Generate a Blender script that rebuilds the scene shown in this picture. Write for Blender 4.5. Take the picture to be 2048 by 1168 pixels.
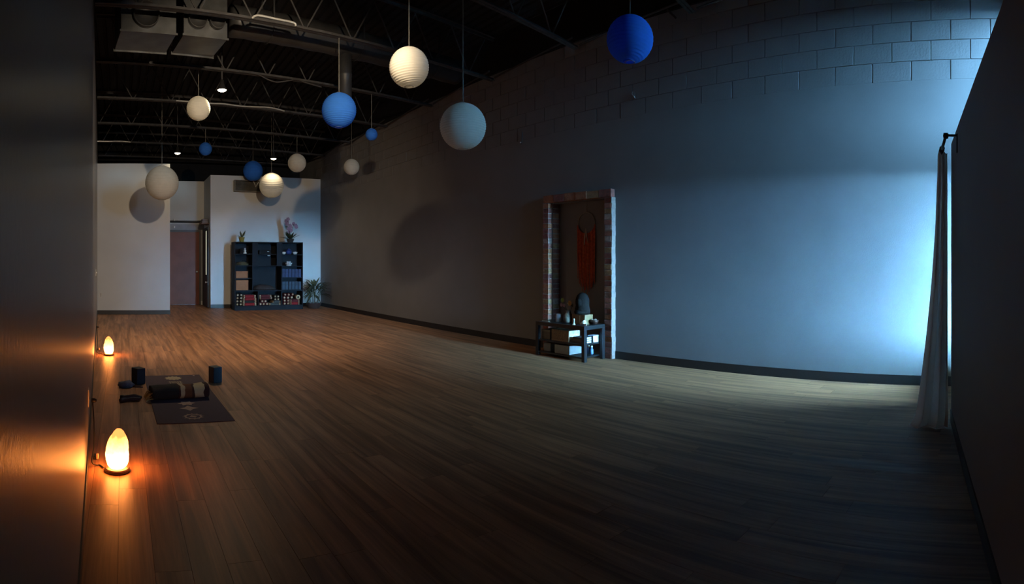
import bpy, bmesh, math, random
from mathutils import Vector, Matrix, noise as mnoise

random.seed(7)
for o in list(bpy.data.objects):
    bpy.data.objects.remove(o, do_unlink=True)
SC = bpy.context.scene
COL = SC.collection
PI = math.pi

# ------------------------------------------------------------------ camera
# the photograph is a phone panorama: a level cylinder, 1122 px per radian, horizon on row 523
F, Y0, YAW, EYE = 1122.0, 523.0, 0.694, 1.27
cam = bpy.data.cameras.new('camera')
cam_ob = bpy.data.objects.new('camera', cam)
COL.objects.link(cam_ob)
SC.camera = cam_ob
cam_ob.location = (0, 0, EYE)
cam_ob.rotation_euler = (PI / 2, 0, -YAW)
cam.type = 'PANO'
cam.panorama_type = 'CENTRAL_CYLINDRICAL'
cam.central_cylindrical_radius = 1.0
cam.central_cylindrical_range_u_min = -1024 / F
cam.central_cylindrical_range_u_max = 1024 / F
cam.central_cylindrical_range_v_min = -(1168 - Y0) / F
cam.central_cylindrical_range_v_max = Y0 / F
cam.clip_start = 0.02

# ------------------------------------------------------------------ view, world, daylight
SC.view_settings.view_transform = 'Standard'
SC.view_settings.look = 'None'
SC.view_settings.gamma = 1.0
SC.view_settings.use_curve_mapping = False
SC.view_settings.exposure = 0.5
try:
    SC.cycles.use_denoising = True
    SC.cycles.use_light_tree = False
    SC.cycles.max_bounces = 8
    SC.cycles.diffuse_bounces = 5
    SC.cycles.caustics_reflective = False
    SC.cycles.caustics_refractive = False
    SC.cycles.sample_clamp_indirect = 4.0
except Exception:
    pass
W = bpy.data.worlds.new('sky')
SC.world = W
W.use_nodes = True
bg = W.node_tree.nodes['Background']
bg.inputs['Color'].default_value = (0.27, 0.63, 1.0, 1)
bg.inputs['Strength'].default_value = 920


def lamp(name, kind, loc, energy, color, **kw):
    l = bpy.data.lights.new(name, kind)
    l.energy = energy
    l.color = color
    for k, v in kw.items():
        if k not in ('rot', 'portal'):
            setattr(l, k, v)
    o = bpy.data.objects.new(name, l)
    o.location = loc
    if 'rot' in kw:
        o.rotation_euler = kw['rot']
    if kw.get('portal'):
        l.cycles.is_portal = True
    COL.objects.link(o)
    return o


# the shop front runs parallel to the partition, 0.6 m behind it; openings (x0, x1, z0, z1) along it
FRONT = 0.0
FA = math.atan(0.171)
FRONT_AT = (0.0, -1.0, 0.0)
OPENINGS = [(5.25, 5.76, 0.50, 2.22), (0.75, 2.15, 2.50, 2.88), (4.55, 5.76, 2.58, 3.85)]
for k, (x0, x1, z0, z1) in enumerate(OPENINGS):
    xm = (x0 + x1) / 2
    lamp('window_portal_offscreen', 'AREA', (FRONT_AT[0] + xm * math.cos(FA) + 0.24 * math.sin(FA), FRONT_AT[1] + xm * math.sin(FA) - 0.24 * math.cos(FA), (z0 + z1) / 2), 1.0, (1, 1, 1), shape='RECTANGLE',
         size=x1 - x0, size_y=z1 - z0, rot=(PI / 2, 0, FA), portal=True)
# sunlight thrown back by a parked car
glint_from, glint_to = Vector((2.2, -16.0, 2.0)), Vector((1.45, -0.6, 2.68))
g_ = lamp('windscreen_glint_offscreen', 'SPOT', glint_from, 1500000, (0.62, 0.9, 1.0), shadow_soft_size=0.3, spot_size=math.radians(11), spot_blend=0.3)
g_.rotation_euler = (glint_to - glint_from).to_track_quat('-Z', 'Y').to_euler()


# ------------------------------------------------------------------ pixels to places
def ray(px, py):
    t = (px - 1024) / F + YAW
    return math.sin(t), math.cos(t), (Y0 - py) / F


def on_floor(px, py, z=0.0):
    a, b, c = ray(px, py)
    t = (z - EYE) / c
    return Vector((a * t, b * t, z))


def on_depth(px, py, y):
    a, b, c = ray(px, py)
    t = y / b
    return Vector((a * t, y, EYE + c * t))


# ------------------------------------------------------------------ materials
def new_mat(name):
    m = bpy.data.materials.new(name)
    m.use_nodes = True
    nt = m.node_tree
    return m, nt, nt.nodes['Principled BSDF']


MATS = {}


def mat(name, color, rough=0.6, metal=0.0, vary=0.12, scale=6.0, bump=0.0, bump_scale=60.0, spec=0.5, sheen=0.0):
    if name in MATS:
        return MATS[name]
    m, nt, p = new_mat(name)
    N, L = nt.nodes, nt.links
    tc = N.new('ShaderNodeTexCoord')
    n = N.new('ShaderNodeTexNoise')
    n.inputs['Scale'].default_value = scale
    n.inputs['Detail'].default_value = 5
    L.new(tc.outputs['Object'], n.inputs['Vector'])
    r = N.new('ShaderNodeValToRGB')
    a = [max(0, c * (1 - vary)) for c in color]
    b = [min(1, c * (1 + vary)) for c in color]
    r.color_ramp.elements[0].position = 0.3
    r.color_ramp.elements[0].color = (*a, 1)
    r.color_ramp.elements[1].position = 0.7
    r.color_ramp.elements[1].color = (*b, 1)
    L.new(n.outputs['Fac'], r.inputs['Fac'])
    L.new(r.outputs['Color'], p.inputs['Base Color'])
    p.inputs['Roughness'].default_value = rough
    p.inputs['Metallic'].default_value = metal
    p.inputs['Specular IOR Level'].default_value = spec
    if sheen:
        p.inputs['Sheen Weight'].default_value = sheen
    if bump:
        n2 = N.new('ShaderNodeTexNoise')
        n2.inputs['Scale'].default_value = bump_scale
        n2.inputs['Detail'].default_value = 4
        L.new(tc.outputs['Object'], n2.inputs['Vector'])
        bp = N.new('ShaderNodeBump')
        bp.inputs['Strength'].default_value = bump
        bp.inputs['Distance'].default_value = 0.01
        L.new(n2.outputs['Fac'], bp.inputs['Height'])
        L.new(bp.outputs['Normal'], p.inputs['Normal'])
    MATS[name] = m
    return m


def emit_mat(name, color, strength):
    m, nt, p = new_mat(name)
    p.inputs['Base Color'].default_value = (*color, 1)
    p.inputs['Emission Color'].default_value = (*color, 1)
    p.inputs['Emission Strength'].default_value = strength
    return m


def paper_mat(name, color, trans=0.45):
    """thin paper: part diffuse, part translucent, faint fibre variation"""
    m, nt, p = new_mat(name)
    N, L = nt.nodes, nt.links
    N.remove(p)
    out = N['Material Output']
    tc = N.new('ShaderNodeTexCoord')
    n = N.new('ShaderNodeTexNoise')
    n.inputs['Scale'].default_value = 14
    n.inputs['Detail'].default_value = 6
    L.new(tc.outputs['Object'], n.inputs['Vector'])
    r = N.new('ShaderNodeValToRGB')
    r.color_ramp.elements[0].color = (*[c * 0.88 for c in color], 1)
    r.color_ramp.elements[1].color = (*[min(1, c * 1.05) for c in color], 1)
    L.new(n.outputs['Fac'], r.inputs['Fac'])
    d = N.new('ShaderNodeBsdfDiffuse')
    t = N.new('ShaderNodeBsdfTranslucent')
    mx = N.new('ShaderNodeMixShader')
    mx.inputs[0].default_value = trans
    L.new(r.outputs['Color'], d.inputs['Color'])
    L.new(r.outputs['Color'], t.inputs['Color'])
    L.new(d.outputs[0], mx.inputs[1])
    L.new(t.outputs[0], mx.inputs[2])
    L.new(mx.outputs[0], out.inputs['Surface'])
    return m


def plank_mat():
    m, nt, p = new_mat('wood_plank')
    N, L = nt.nodes, nt.links
    geo = N.new('ShaderNodeNewGeometry')
    oi = N.new('ShaderNodeObjectInfo')
    add = N.new('ShaderNodeMath'); add.operation = 'ADD'
    L.new(oi.outputs['Random'], add.inputs[0])
    L.new(geo.outputs['Random Per Island'], add.inputs[1])
    fr = N.new('ShaderNodeMath'); fr.operation = 'FRACT'
    L.new(add.outputs[0], fr.inputs[0])
    off = N.new('ShaderNodeVectorMath'); off.operation = 'SCALE'
    off.inputs[0].default_value = (0.05, 2.4, 0.7)
    L.new(fr.outputs[0], off.inputs['Scale'])
    pos = N.new('ShaderNodeVectorMath'); pos.operation = 'ADD'
    L.new(geo.outputs['Position'], pos.inputs[0])
    L.new(off.outputs[0], pos.inputs[1])
    sc1 = N.new('ShaderNodeVectorMath'); sc1.operation = 'MULTIPLY'
    sc1.inputs[1].default_value = (15.0, 0.7, 1.0)
    L.new(pos.outputs[0], sc1.inputs[0])
    n1 = N.new('ShaderNodeTexNoise')
    n1.inputs['Scale'].default_value = 1.0
    n1.inputs['Detail'].default_value = 2.5
    n1.inputs['Roughness'].default_value = 0.55
    n1.inputs['Distortion'].default_value = 0.5
    L.new(sc1.outputs[0], n1.inputs['Vector'])
    sc2 = N.new('ShaderNodeVectorMath'); sc2.operation = 'MULTIPLY'
    sc2.inputs[1].default_value = (140.0, 5.0, 1.0)
    L.new(pos.outputs[0], sc2.inputs[0])
    n2 = N.new('ShaderNodeTexNoise')
    n2.inputs['Scale'].default_value = 1.0
    n2.inputs['Detail'].default_value = 3
    L.new(sc2.outputs[0], n2.inputs['Vector'])
    ramp = N.new('ShaderNodeValToRGB')
    e = ramp.color_ramp.elements
    e[0].position = 0.34; e[0].color = (0.20, 0.092, 0.045, 1)
    e[1].position = 0.68; e[1].color = (0.51, 0.256, 0.127, 1)
    k = ramp.color_ramp.elements.new(0.50); k.color = (0.355, 0.170, 0.083, 1)
    L.new(n1.outputs['Fac'], ramp.inputs['Fac'])
    tone = N.new('ShaderNodeMapRange')
    tone.inputs['To Min'].default_value = 0.88
    tone.inputs['To Max'].default_value = 1.08
    L.new(fr.outputs[0], tone.inputs['Value'])
    g = N.new('ShaderNodeMapRange')
    g.inputs['From Min'].default_value = 0.3
    g.inputs['From Max'].default_value = 0.7
    g.inputs['To Min'].default_value = 0.84
    g.inputs['To Max'].default_value = 1.1
    L.new(n2.outputs['Fac'], g.inputs['Value'])
    mul = N.new('ShaderNodeMath'); mul.operation = 'MULTIPLY'
    L.new(tone.outputs[0], mul.inputs[0]); L.new(g.outputs[0], mul.inputs[1])
    vs = N.new('ShaderNodeVectorMath'); vs.operation = 'SCALE'
    L.new(ramp.outputs['Color'], vs.inputs[0]); L.new(mul.outputs[0], vs.inputs['Scale'])
    L.new(vs.outputs[0], p.inputs['Base Color'])
    p.inputs['Roughness'].default_value = 0.42
    p.inputs['Specular IOR Level'].default_value = 0.28
    bp = N.new('ShaderNodeBump')
    bp.inputs['Strength'].default_value = 0.12
    bp.inputs['Distance'].default_value = 0.004
    L.new(n2.outputs['Fac'], bp.inputs['Height'])
    L.new(bp.outputs['Normal'], p.inputs['Normal'])
    return m


M_PLANK = plank_mat()
M_SUB = mat('subfloor', (0.03, 0.018, 0.01), 0.9)
M_GREY = mat('long_wall_grey', (0.19, 0.19, 0.195), 0.62, vary=0.05, scale=2.0, bump=0.12, bump_scale=90)
M_BLOCK = mat('painted_block', (0.19, 0.19, 0.195), 0.6, vary=0.06, scale=3.0, bump=0.35, bump_scale=45)
M_LEFT = mat('left_wall_grey', (0.19, 0.19, 0.195), 0.34, vary=0.04, scale=2.0, bump=0.05, bump_scale=70)
M_PART = mat('partition_grey', (0.19, 0.19, 0.195), 0.6, vary=0.04, scale=2.0, bump=0.08, bump_scale=90)
M_WHITE = mat('pale_wall', (0.58, 0.60, 0.60), 0.7, vary=0.04, scale=1.5, bump=0.06, bump_scale=80)
M_RECESS = mat('recess_wall', (0.58, 0.60, 0.60), 0.7, vary=0.05, scale=1.5)
M_BLACK = mat('black_paint', (0.010, 0.010, 0.011), 0.85, vary=0.2, spec=0.2)
M_STEEL = mat('black_steel', (0.05, 0.05, 0.054), 0.8, vary=0.25, scale=9, spec=0.15)
M_DUCT = mat('dull_black_duct', (0.03, 0.031, 0.033), 0.5, metal=0.3, vary=0.3, scale=4)
M_GALV = mat('galvanised_sheet', (0.07, 0.075, 0.08), 0.38, metal=0.55, vary=0.35, scale=5)
M_BASE = mat('rubber_base', (0.014, 0.013, 0.014), 0.45)
M_ALU = mat('aluminium', (0.45, 0.46, 0.47), 0.35, metal=0.8)
M_STRING = mat('string', (0.15, 0.145, 0.13), 0.8)
M_WIRE = mat('wire', (0.3, 0.3, 0.3), 0.4, metal=0.8)
M_PLASTIC_W = mat('white_plastic', (0.62, 0.62, 0.6), 0.4)
M_CORD = mat('black_cord', (0.012, 0.012, 0.012), 0.5)
M_ASPHALT = mat('asphalt', (0.16, 0.16, 0.16), 0.9, vary=0.25, scale=2, bump=0.4)


# ------------------------------------------------------------------ mesh helpers
def box(bm, x0, x1, y0, y1, z0, z1, mtx=None, bevel=0.0, seg=2):
    vs = [bm.verts.new((x, y, z)) for x in (x0, x1) for y in (y0, y1) for z in (z0, z1)]
    fs = [bm.faces.new([vs[i] for i in q]) for q in ((0, 1, 3, 2), (4, 6, 7, 5), (0, 4, 5, 1), (2, 3, 7, 6), (0, 2, 6, 4), (1, 5, 7, 3))]
    geo = vs
    if bevel:
        es = list({e for f in fs for e in f.edges})
        r = bmesh.ops.bevel(bm, geom=es, offset=bevel, segments=seg, profile=0.5, affect='EDGES')
        geo = list({v for f in r['faces'] for v in f.verts} | {v for v in vs if v.is_valid})
    if mtx is not None:
        bmesh.ops.transform(bm, matrix=mtx, verts=geo)
    return geo


def lathe(bm, prof, n=24, c=(0, 0, 0), cap=True):
    rings = []
    for r, z in prof:
        rings.append([bm.verts.new((c[0] + r * math.cos(2 * PI * i / n), c[1] + r * math.sin(2 * PI * i / n), c[2] + z)) for i in range(n)])
    for a, b in zip(rings, rings[1:]):
        for i in range(n):
            bm.faces.new((a[i], a[(i + 1) % n], b[(i + 1) % n], b[i]))
    if cap:
        if prof[0][0] > 1e-5:
            bm.faces.new(rings[0][::-1])
        if prof[-1][0] > 1e-5:
            bm.faces.new(rings[-1])
    return [v for r in rings for v in r]


def tube(bm, pts, r, n=6, closed=False, cap=True):
    pts = [Vector(p) for p in pts]
    rings = []
    m = len(pts)
    up = Vector((0, 0, 1))
    prev = None
    for i, p in enumerate(pts):
        if closed:
            t = (pts[(i + 1) % m] - pts[i - 1]).normalized()
        else:
            t = (pts[min(i + 1, m - 1)] - pts[max(i - 1, 0)]).normalized()
        if prev is None:
            a = t.cross(up)
            if a.length < 1e-3:
                a = t.cross(Vector((1, 0, 0)))
            a.normalize()
        else:
            a = (prev - t * prev.dot(t))
            if a.length < 1e-4:
                a = t.orthogonal()
            a.normalize()
        prev = a
        b = t.cross(a)
        rr = r[i] if isinstance(r, (list, tuple)) else r
        rings.append([bm.verts.new(p + (a * math.cos(2 * PI * k / n) + b * math.sin(2 * PI * k / n)) * rr) for k in range(n)])
    seq = list(zip(rings, rings[1:])) + ([(rings[-1], rings[0])] if closed else [])
    for x, y in seq:
        for k in range(n):
            bm.faces.new((x[k], x[(k + 1) % n], y[(k + 1) % n], y[k]))
    if cap and not closed:
        bm.faces.new(rings[0][::-1])
        bm.faces.new(rings[-1])


def poly(bm, pts, z0, z1):
    """prism from plan points"""
    a = [bm.verts.new((x, y, z0)) for x, y in pts]
    b = [bm.verts.new((x, y, z1)) for x, y in pts]
    n = len(pts)
    bm.faces.new(a[::-1]); bm.faces.new(b)
    for i in range(n):
        bm.faces.new((a[i], a[(i + 1) % n], b[(i + 1) % n], b[i]))


def obj(name, bm, m, parent=None, smooth=False, loc=None, rotz=None):
    bmesh.ops.recalc_face_normals(bm, faces=bm.faces[:])
    me = bpy.data.meshes.new(name)
    bm.to_mesh(me)
    bm.free()
    if smooth:
        for p in me.polygons:
            p.use_smooth = True
    me.materials.append(m)
    o = bpy.data.objects.new(name, me)
    COL.objects.link(o)
    if parent is not None:
        o.parent = parent
    if loc is not None:
        o.location = loc
    if rotz is not None:
        o.rotation_euler = (0, 0, rotz)
    return o


def B(name, m, parent, *boxes, bevel=0.0, **kw):
    bm = bmesh.new()
    for b in boxes:
        box(bm, *b, bevel=bevel)
    return obj(name, bm, m, parent, **kw)


def share(name, me, parent=None, loc=(0, 0, 0), rot=(0, 0, 0), scale=(1, 1, 1)):
    o = bpy.data.objects.new(name, me)
    COL.objects.link(o)
    o.parent = parent
    o.location = loc
    o.rotation_euler = rot
    o.scale = scale
    return o


def tag(o, label, cat, group=None, kind=None):
    o['label'] = label
    o['category'] = cat
    if group:
        o['group'] = group
    if kind:
        o['kind'] = kind
    return o


def thing(name, label, cat, loc=(0, 0, 0), rotz=0.0, group=None):
    o = bpy.data.objects.new(name, None)
    o.empty_display_size = 0.1
    COL.objects.link(o)
    o.location = loc
    o.rotation_euler = (0, 0, rotz)
    return tag(o, label, cat, group)


def struct(o, label=None, cat=None):
    o['kind'] = 'structure'
    if label:
        o['label'] = label
    if cat:
        o['category'] = cat
    return o


# ------------------------------------------------------------------ the plan of the room
def left_x(y):
    return -0.085 - 0.039 * y


PART_A, PART_S = -0.34, 0.171            # partition face: y = A + S * x


def part_y(x):
    return PART_A + PART_S * x


WR_ANG = 0.0106
WR0 = 5.70                                # long wall face: local x = 0 at world (5.70, 0)


def wr_x(y):
    return WR0 - WR_ANG * y


def wr_hit(px, py, dx=0.0):
    """the long wall's local (y, z) under a pixel, on the plane dx in front of the face"""
    a, b, c = ray(px, py)
    # solve a*t = WR0 - dx - WR_ANG * b*t
    t = (WR0 - dx) / (a + WR_ANG * b)
    return b * t, EYE + c * t


TOPZ = 3.62                               # top of the pale back walls
DECK = 4.92
CHORD = 4.20
BACK_L, BACK_R, RECESS = 13.45, 15.05, 16.3
BLK0 = 3.13                               # bottom of the bare block courses
BLACKZ = 4.32

# ------------------------------------------------------------------ floor and planks
floor = B('floor', M_SUB, None, (-1.0, 6.1, -1.35, 17.1, -0.15, -0.012))
struct(floor, 'brown wood plank floor across the whole studio', 'floor')
PW, PL = 0.152, 1.22
bm = bmesh.new()
box(bm, -PW / 2 + 0.0007, PW / 2 - 0.0007, -PL / 2 + 0.0008, PL / 2 - 0.0008, -0.012, 0.0)
tmp = obj('plank', bm, M_PLANK)
plank_me = tmp.data
bpy.data.objects.remove(tmp)
planks = []
ncol = int(6.7 / PW) + 1
for i in range(ncol):
    x = -0.78 + (i + 0.5) * PW
    st = random.random() * PL
    y = -1.3 - st
    while y < 16.6:
        yc = y + PL / 2
        if x + PW / 2 > left_x(yc) - 0.05 and x - PW / 2 < wr_x(yc) + 0.1 and yc > -1.0:
            d = math.hypot(x, yc)
            seen = (yc > part_y(x) or x > 4.4) and yc > 0.0
            planks.append((0 if seen else 1, d, x, yc))
        y += PL
planks.sort()
for k, (s, d, x, yc) in enumerate(planks[:300]):
    share('plank', plank_me, floor, (x, yc, 0))
bm = bmesh.new()
for s, d, x, yc in planks[300:]:
    box(bm, x - PW / 2 + 0.0007, x + PW / 2 - 0.0007, yc - PL / 2 + 0.0008, yc + PL / 2 - 0.0008, -0.012, 0.0)
far_planks = obj('plank_far', bm, M_PLANK, floor)
far_planks['kind'] = 'stuff'

# ------------------------------------------------------------------ left wall
bm = bmesh.new()
poly(bm, [(left_x(-1.3), -1.3), (left_x(17.1), 17.1), (left_x(17.1) - 0.2, 17.1), (left_x(-1.3) - 0.2, -1.3)], 0, BLACKZ)
struct(obj('wall_left', bm, M_LEFT), 'satin grey painted wall beside the salt lamps', 'wall')
bm = bmesh.new()
poly(bm, [(left_x(-1.3), -1.3), (left_x(17.1), 17.1), (left_x(17.1) - 0.2, 17.1), (left_x(-1.3) - 0.2, -1.3)], BLACKZ, DECK + 0.1)
struct(obj('wall_left_upper', bm, M_BLACK), 'black painted strip of wall above the grey wall by the lamps', 'wall')
bm = bmesh.new()
poly(bm, [(left_x(-1.1) + 0.008, -1.1), (left_x(BACK_L) + 0.008, BACK_L), (left_x(BACK_L), BACK_L), (left_x(-1.1), -1.1)], 0, 0.10)
struct(obj('baseboard_left', bm, M_BASE), 'black rubber baseboard under the wall beside the salt lamps', 'baseboard')

# ------------------------------------------------------------------ long wall with its niche and block courses
ny1, _ = wr_hit(1209, 600, 0.08)          # niche opening edges (local y)
ny0, _ = wr_hit(1096, 600, 0.08)
NY0, NY1, NZ, ND = min(ny0, ny1), max(ny0, ny1), 2.11, 0.14
bm = bmesh.new()
TW = 0.3
for b in ((0, TW, -1.35, NY0, 0, BLK0), (0, TW, NY1, 17.1, 0, BLK0), (0, TW, NY0, NY1, NZ, BLK0), (ND, TW, NY0, NY1, 0, NZ)):
    box(bm, *b)
box(bm, 0.014, TW, -1.35, 17.1, BLK0, BLACKZ)
wall_r = obj('wall_right', bm, M_GREY, None, loc=(WR0, 0, 0), rotz=WR_ANG)
struct(wall_r, 'long dark grey wall with bare block courses along its top', 'wall')
RH, BL = 0.2032, 0.4064
J0 = wr_hit(1822, 145)[0]
blk_me = None
row = 0
while BLK0 + row * RH < BLACKZ - 0.02:
    z0 = BLK0 + row * RH
    z1 = min(z0 + RH, BLACKZ)
    y = J0 + (BL / 2 if row % 2 else 0) - BL * math.ceil((J0 + 1.3) / BL)
    while y < 15.6:
        a, b = max(y, -1.34), min(y + BL, 15.5)
        full = (z1 - z0 > RH - 1e-4) and a == y and b == y + BL
        if b - a > 0.05:
            if full and blk_me:
                o = share('block', blk_me, wall_r, (0, y, z0))
            else:
                bm = bmesh.new()
                w, h = b - a, z1 - z0
                box(bm, 0, 0.03, 0.004, w - 0.004, 0.004 if row else 0.0, h - 0.004, bevel=0.003, seg=1)
                o = obj('block', bm, M_BLOCK, wall_r, loc=(0, a, z0))
                if full:
                    blk_me = o.data
            o.location.x = random.uniform(-0.002, 0.002)
        y += BL
    row += 1
o = B('wall_right_upper', M_BLACK, None, (-0.02, TW, -1.35, 17.1, BLACKZ, DECK + 0.1), loc=(WR0, 0, 0), rotz=WR_ANG)
struct(o, 'black painted top of the long wall above the block courses', 'wall')
o = B('baseboard_right', M_BASE, None, (-0.008, 0.0, -1.1, NY0 - 0.12, 0, 0.10), (-0.008, 0.0, NY1 + 0.12, BACK_R, 0, 0.10), loc=(WR0, 0, 0), rotz=WR_ANG)
struct(o, 'black rubber baseboard under the long grey wall', 'baseboard')

# ------------------------------------------------------------------ back walls and recess
XR = 2.376
XL = on_depth(340, 500, BACK_L).x
o = B('wall_back_left', M_WHITE, None, (left_x(BACK_L) - 0.1, XL, BACK_L, BACK_L + 0.12, 0, TOPZ), (XL - 0.12, XL, BACK_L + 0.12, RECESS, 0, TOPZ))
struct(o, 'pale back wall catching the round shadow of a lantern', 'wall')
o = B('wall_back_right', M_WHITE, None, (XR, wr_x(BACK_R) + 0.05, BACK_R, BACK_R + 0.12, 0, TOPZ))
struct(o, 'pale back wall behind the dark shelf unit', 'wall')
o = B('wall_recess_side', M_RECESS, None, (XR, XR + 0.12, BACK_R + 0.12, RECESS, 0, TOPZ))
struct(o, 'side wall of the doorway recess with a dark glazed door', 'wall')
o = B('wall_recess', M_RECESS, None, (XL - 0.12, XR + 0.12, RECESS, RECESS + 0.12, 0, TOPZ))
struct(o, 'grey wall at the end of the doorway recess', 'wall')
o = B('wall_back_far', M_BLACK, None, (-1.1, 6.1, 16.95, 17.1, 0, DECK + 0.1))
struct(o, 'black wall far behind the tops of the pale walls', 'wall')
o = B('baseboard_back_left', M_BASE, None, (left_x(BACK_L), XL, BACK_L - 0.008, BACK_L, 0, 0.10), (XL, XL + 0.008, BACK_L - 0.008, RECESS, 0, 0.10))
struct(o, 'black rubber baseboard under the pale wall with the lantern shadow', 'baseboard')
o = B('baseboard_back_right', M_BASE, None, (XR, wr_x(BACK_R), BACK_R - 0.008, BACK_R, 0, 0.10))
struct(o, 'black rubber baseboard under the pale wall behind the shelf unit', 'baseboard')

# ------------------------------------------------------------------ partition and shop front
PX1 = 4.43
ang = math.atan(PART_S)
bm = bmesh.new()
nx, nyv = math.sin(ang) * 0.12, -math.cos(ang) * 0.12
poly(bm, [(-0.09, part_y(-0.09)), (PX1, part_y(PX1)), (PX1 + nx, part_y(PX1) + nyv), (-0.09 + nx, part_y(-0.09) + nyv)][::-1], 0, 2.2)
struct(obj('wall_partition', bm, M_PART), 'grey partition wall that stops short of the ceiling beside the curtain', 'wall')
bm = bmesh.new()
ox, oy = -math.sin(ang) * 0.008, math.cos(ang) * 0.008
poly(bm, [(-0.06, part_y(-0.06)), (PX1, part_y(PX1)), (PX1 + ox, part_y(PX1) + oy), (-0.06 + ox, part_y(-0.06) + oy)], 0, 0.10)
struct(obj('baseboard_partition', bm, M_BASE), 'black rubber baseboard under the grey partition', 'baseboard')
bm = bmesh.new()
xs = sorted({-0.4, 6.1, *[v for q in OPENINGS for v in q[:2]]})
zs = sorted({0.0, DECK + 0.1, *[v for q in OPENINGS for v in q[2:]]})
for xa, xb in zip(xs, xs[1:]):
    for za, zb in zip(zs, zs[1:]):
        xm, zm = (xa + xb) / 2, (za + zb) / 2
        if not any(q[0] < xm < q[1] and q[2] < zm < q[3] for q in OPENINGS):
            box(bm, xa, xb, FRONT - 0.2, FRONT, za, zb)
struct(obj('wall_front', bm, M_PART, None, loc=FRONT_AT, rotz=FA), 'shop front wall with window openings', 'wall')
def glass(name, tint):
    m, nt, p = new_mat(name)
    nt.nodes.remove(p)
    tr = nt.nodes.new('ShaderNodeBsdfTransparent')
    tr.inputs[0].default_value = (*tint, 1)
    gl = nt.nodes.new('ShaderNodeBsdfGlossy')
    gl.inputs['Roughness'].default_value = 0.03
    mx = nt.nodes.new('ShaderNodeMixShader')
    mx.inputs[0].default_value = 0.06
    nt.links.new(tr.outputs[0], mx.inputs[1])
    nt.links.new(gl.outputs[0], mx.inputs[2])
    nt.links.new(mx.outputs[0], nt.nodes['Material Output'].inputs['Surface'])
    return m


m_glass = [glass('clear_glass', (0.93, 0.96, 0.97)), glass('sky_dimming_glass_dark', (0.04, 0.042, 0.044)), glass('sky_dimming_glass', (0.185, 0.192, 0.196))]  # tints of the two upper panes added to dim the sky they admit
for k, (x0, x1, z0, z1) in enumerate(OPENINGS):
    fr = B('window_%d' % (k + 1), M_ALU, None, (x0, x0 + 0.05, FRONT - 0.14, FRONT - 0.06, z0, z1), (x1 - 0.05, x1, FRONT - 0.14, FRONT - 0.06, z0, z1),
           (x0 + 0.05, x1 - 0.05, FRONT - 0.14, FRONT - 0.06, z0, z0 + 0.05), (x0 + 0.05, x1 - 0.05, FRONT - 0.14, FRONT - 0.06, z1 - 0.05, z1), loc=FRONT_AT, rotz=FA)
    struct(fr, 'aluminium shop front window', 'window')
    B('pane', m_glass[k], fr, (x0 + 0.05, x1 - 0.05, FRONT - 0.103, FRONT - 0.097, z0 + 0.05, z1 - 0.05))
o = B('ground_outside', M_ASPHALT, None, (-40, 46, -60, -0.25, -0.25, -0.15), loc=FRONT_AT, rotz=FA)
struct(o, 'asphalt car park outside the shop front', 'ground')

o = B('sky_blocker_outside', M_PART, None, (3.6, 8.0, -2.9, -0.2, 2.30, 2.40), loc=FRONT_AT, rotz=FA)  # added slab, never in view: cuts the high sky so daylight enters flatter
struct(o, 'added slab outside the shop front, out of view, blocking the high sky', 'sky blocker')

# ------------------------------------------------------------------ ceiling deck and joists
bm = bmesh.new()
x = -1.0
prof = []
while x < 6.05:
    prof += [(x, DECK), (x + 0.09, DECK), (x + 0.105, DECK + 0.04), (x + 0.135, DECK + 0.04), ]
    x += 0.15
rows = []
for yy in (-1.35, 17.1):
    rows.append([bm.verts.new((a, yy, z)) for a, z in prof] )
tops = [[bm.verts.new((a, yy, DECK + 0.14)) for a in (prof[0][0], prof[-1][0])] for yy in (-1.35, 17.1)]
for i in range(len(prof) - 1):
    bm.faces.new((rows[0][i], rows[0][i + 1], rows[1][i + 1], rows[1][i]))
bm.faces.new((tops[0][0], tops[0][1], tops[1][1], tops[1][0]))
ceiling = obj('ceiling', bm, M_BLACK)
struct(ceiling, 'black corrugated metal roof deck over the joists', 'ceiling')

JOISTS = [0.83 + 1.8467 * i for i in range(9)]
JT = 4.88
XA, XB = -0.75, 5.75


SKEW = 0.138                              # the roof frame runs askew of the walls, like the partition
SKA = math.atan(SKEW)


def joist_y(jy, x):
    return jy + SKEW * (x - left_x(jy))


def joist_hit(px, jy):
    t = math.tan((px - 1024) / F + YAW)
    y = (jy - SKEW * left_x(jy)) / (1 - SKEW * t)
    return y * t, y


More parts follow.
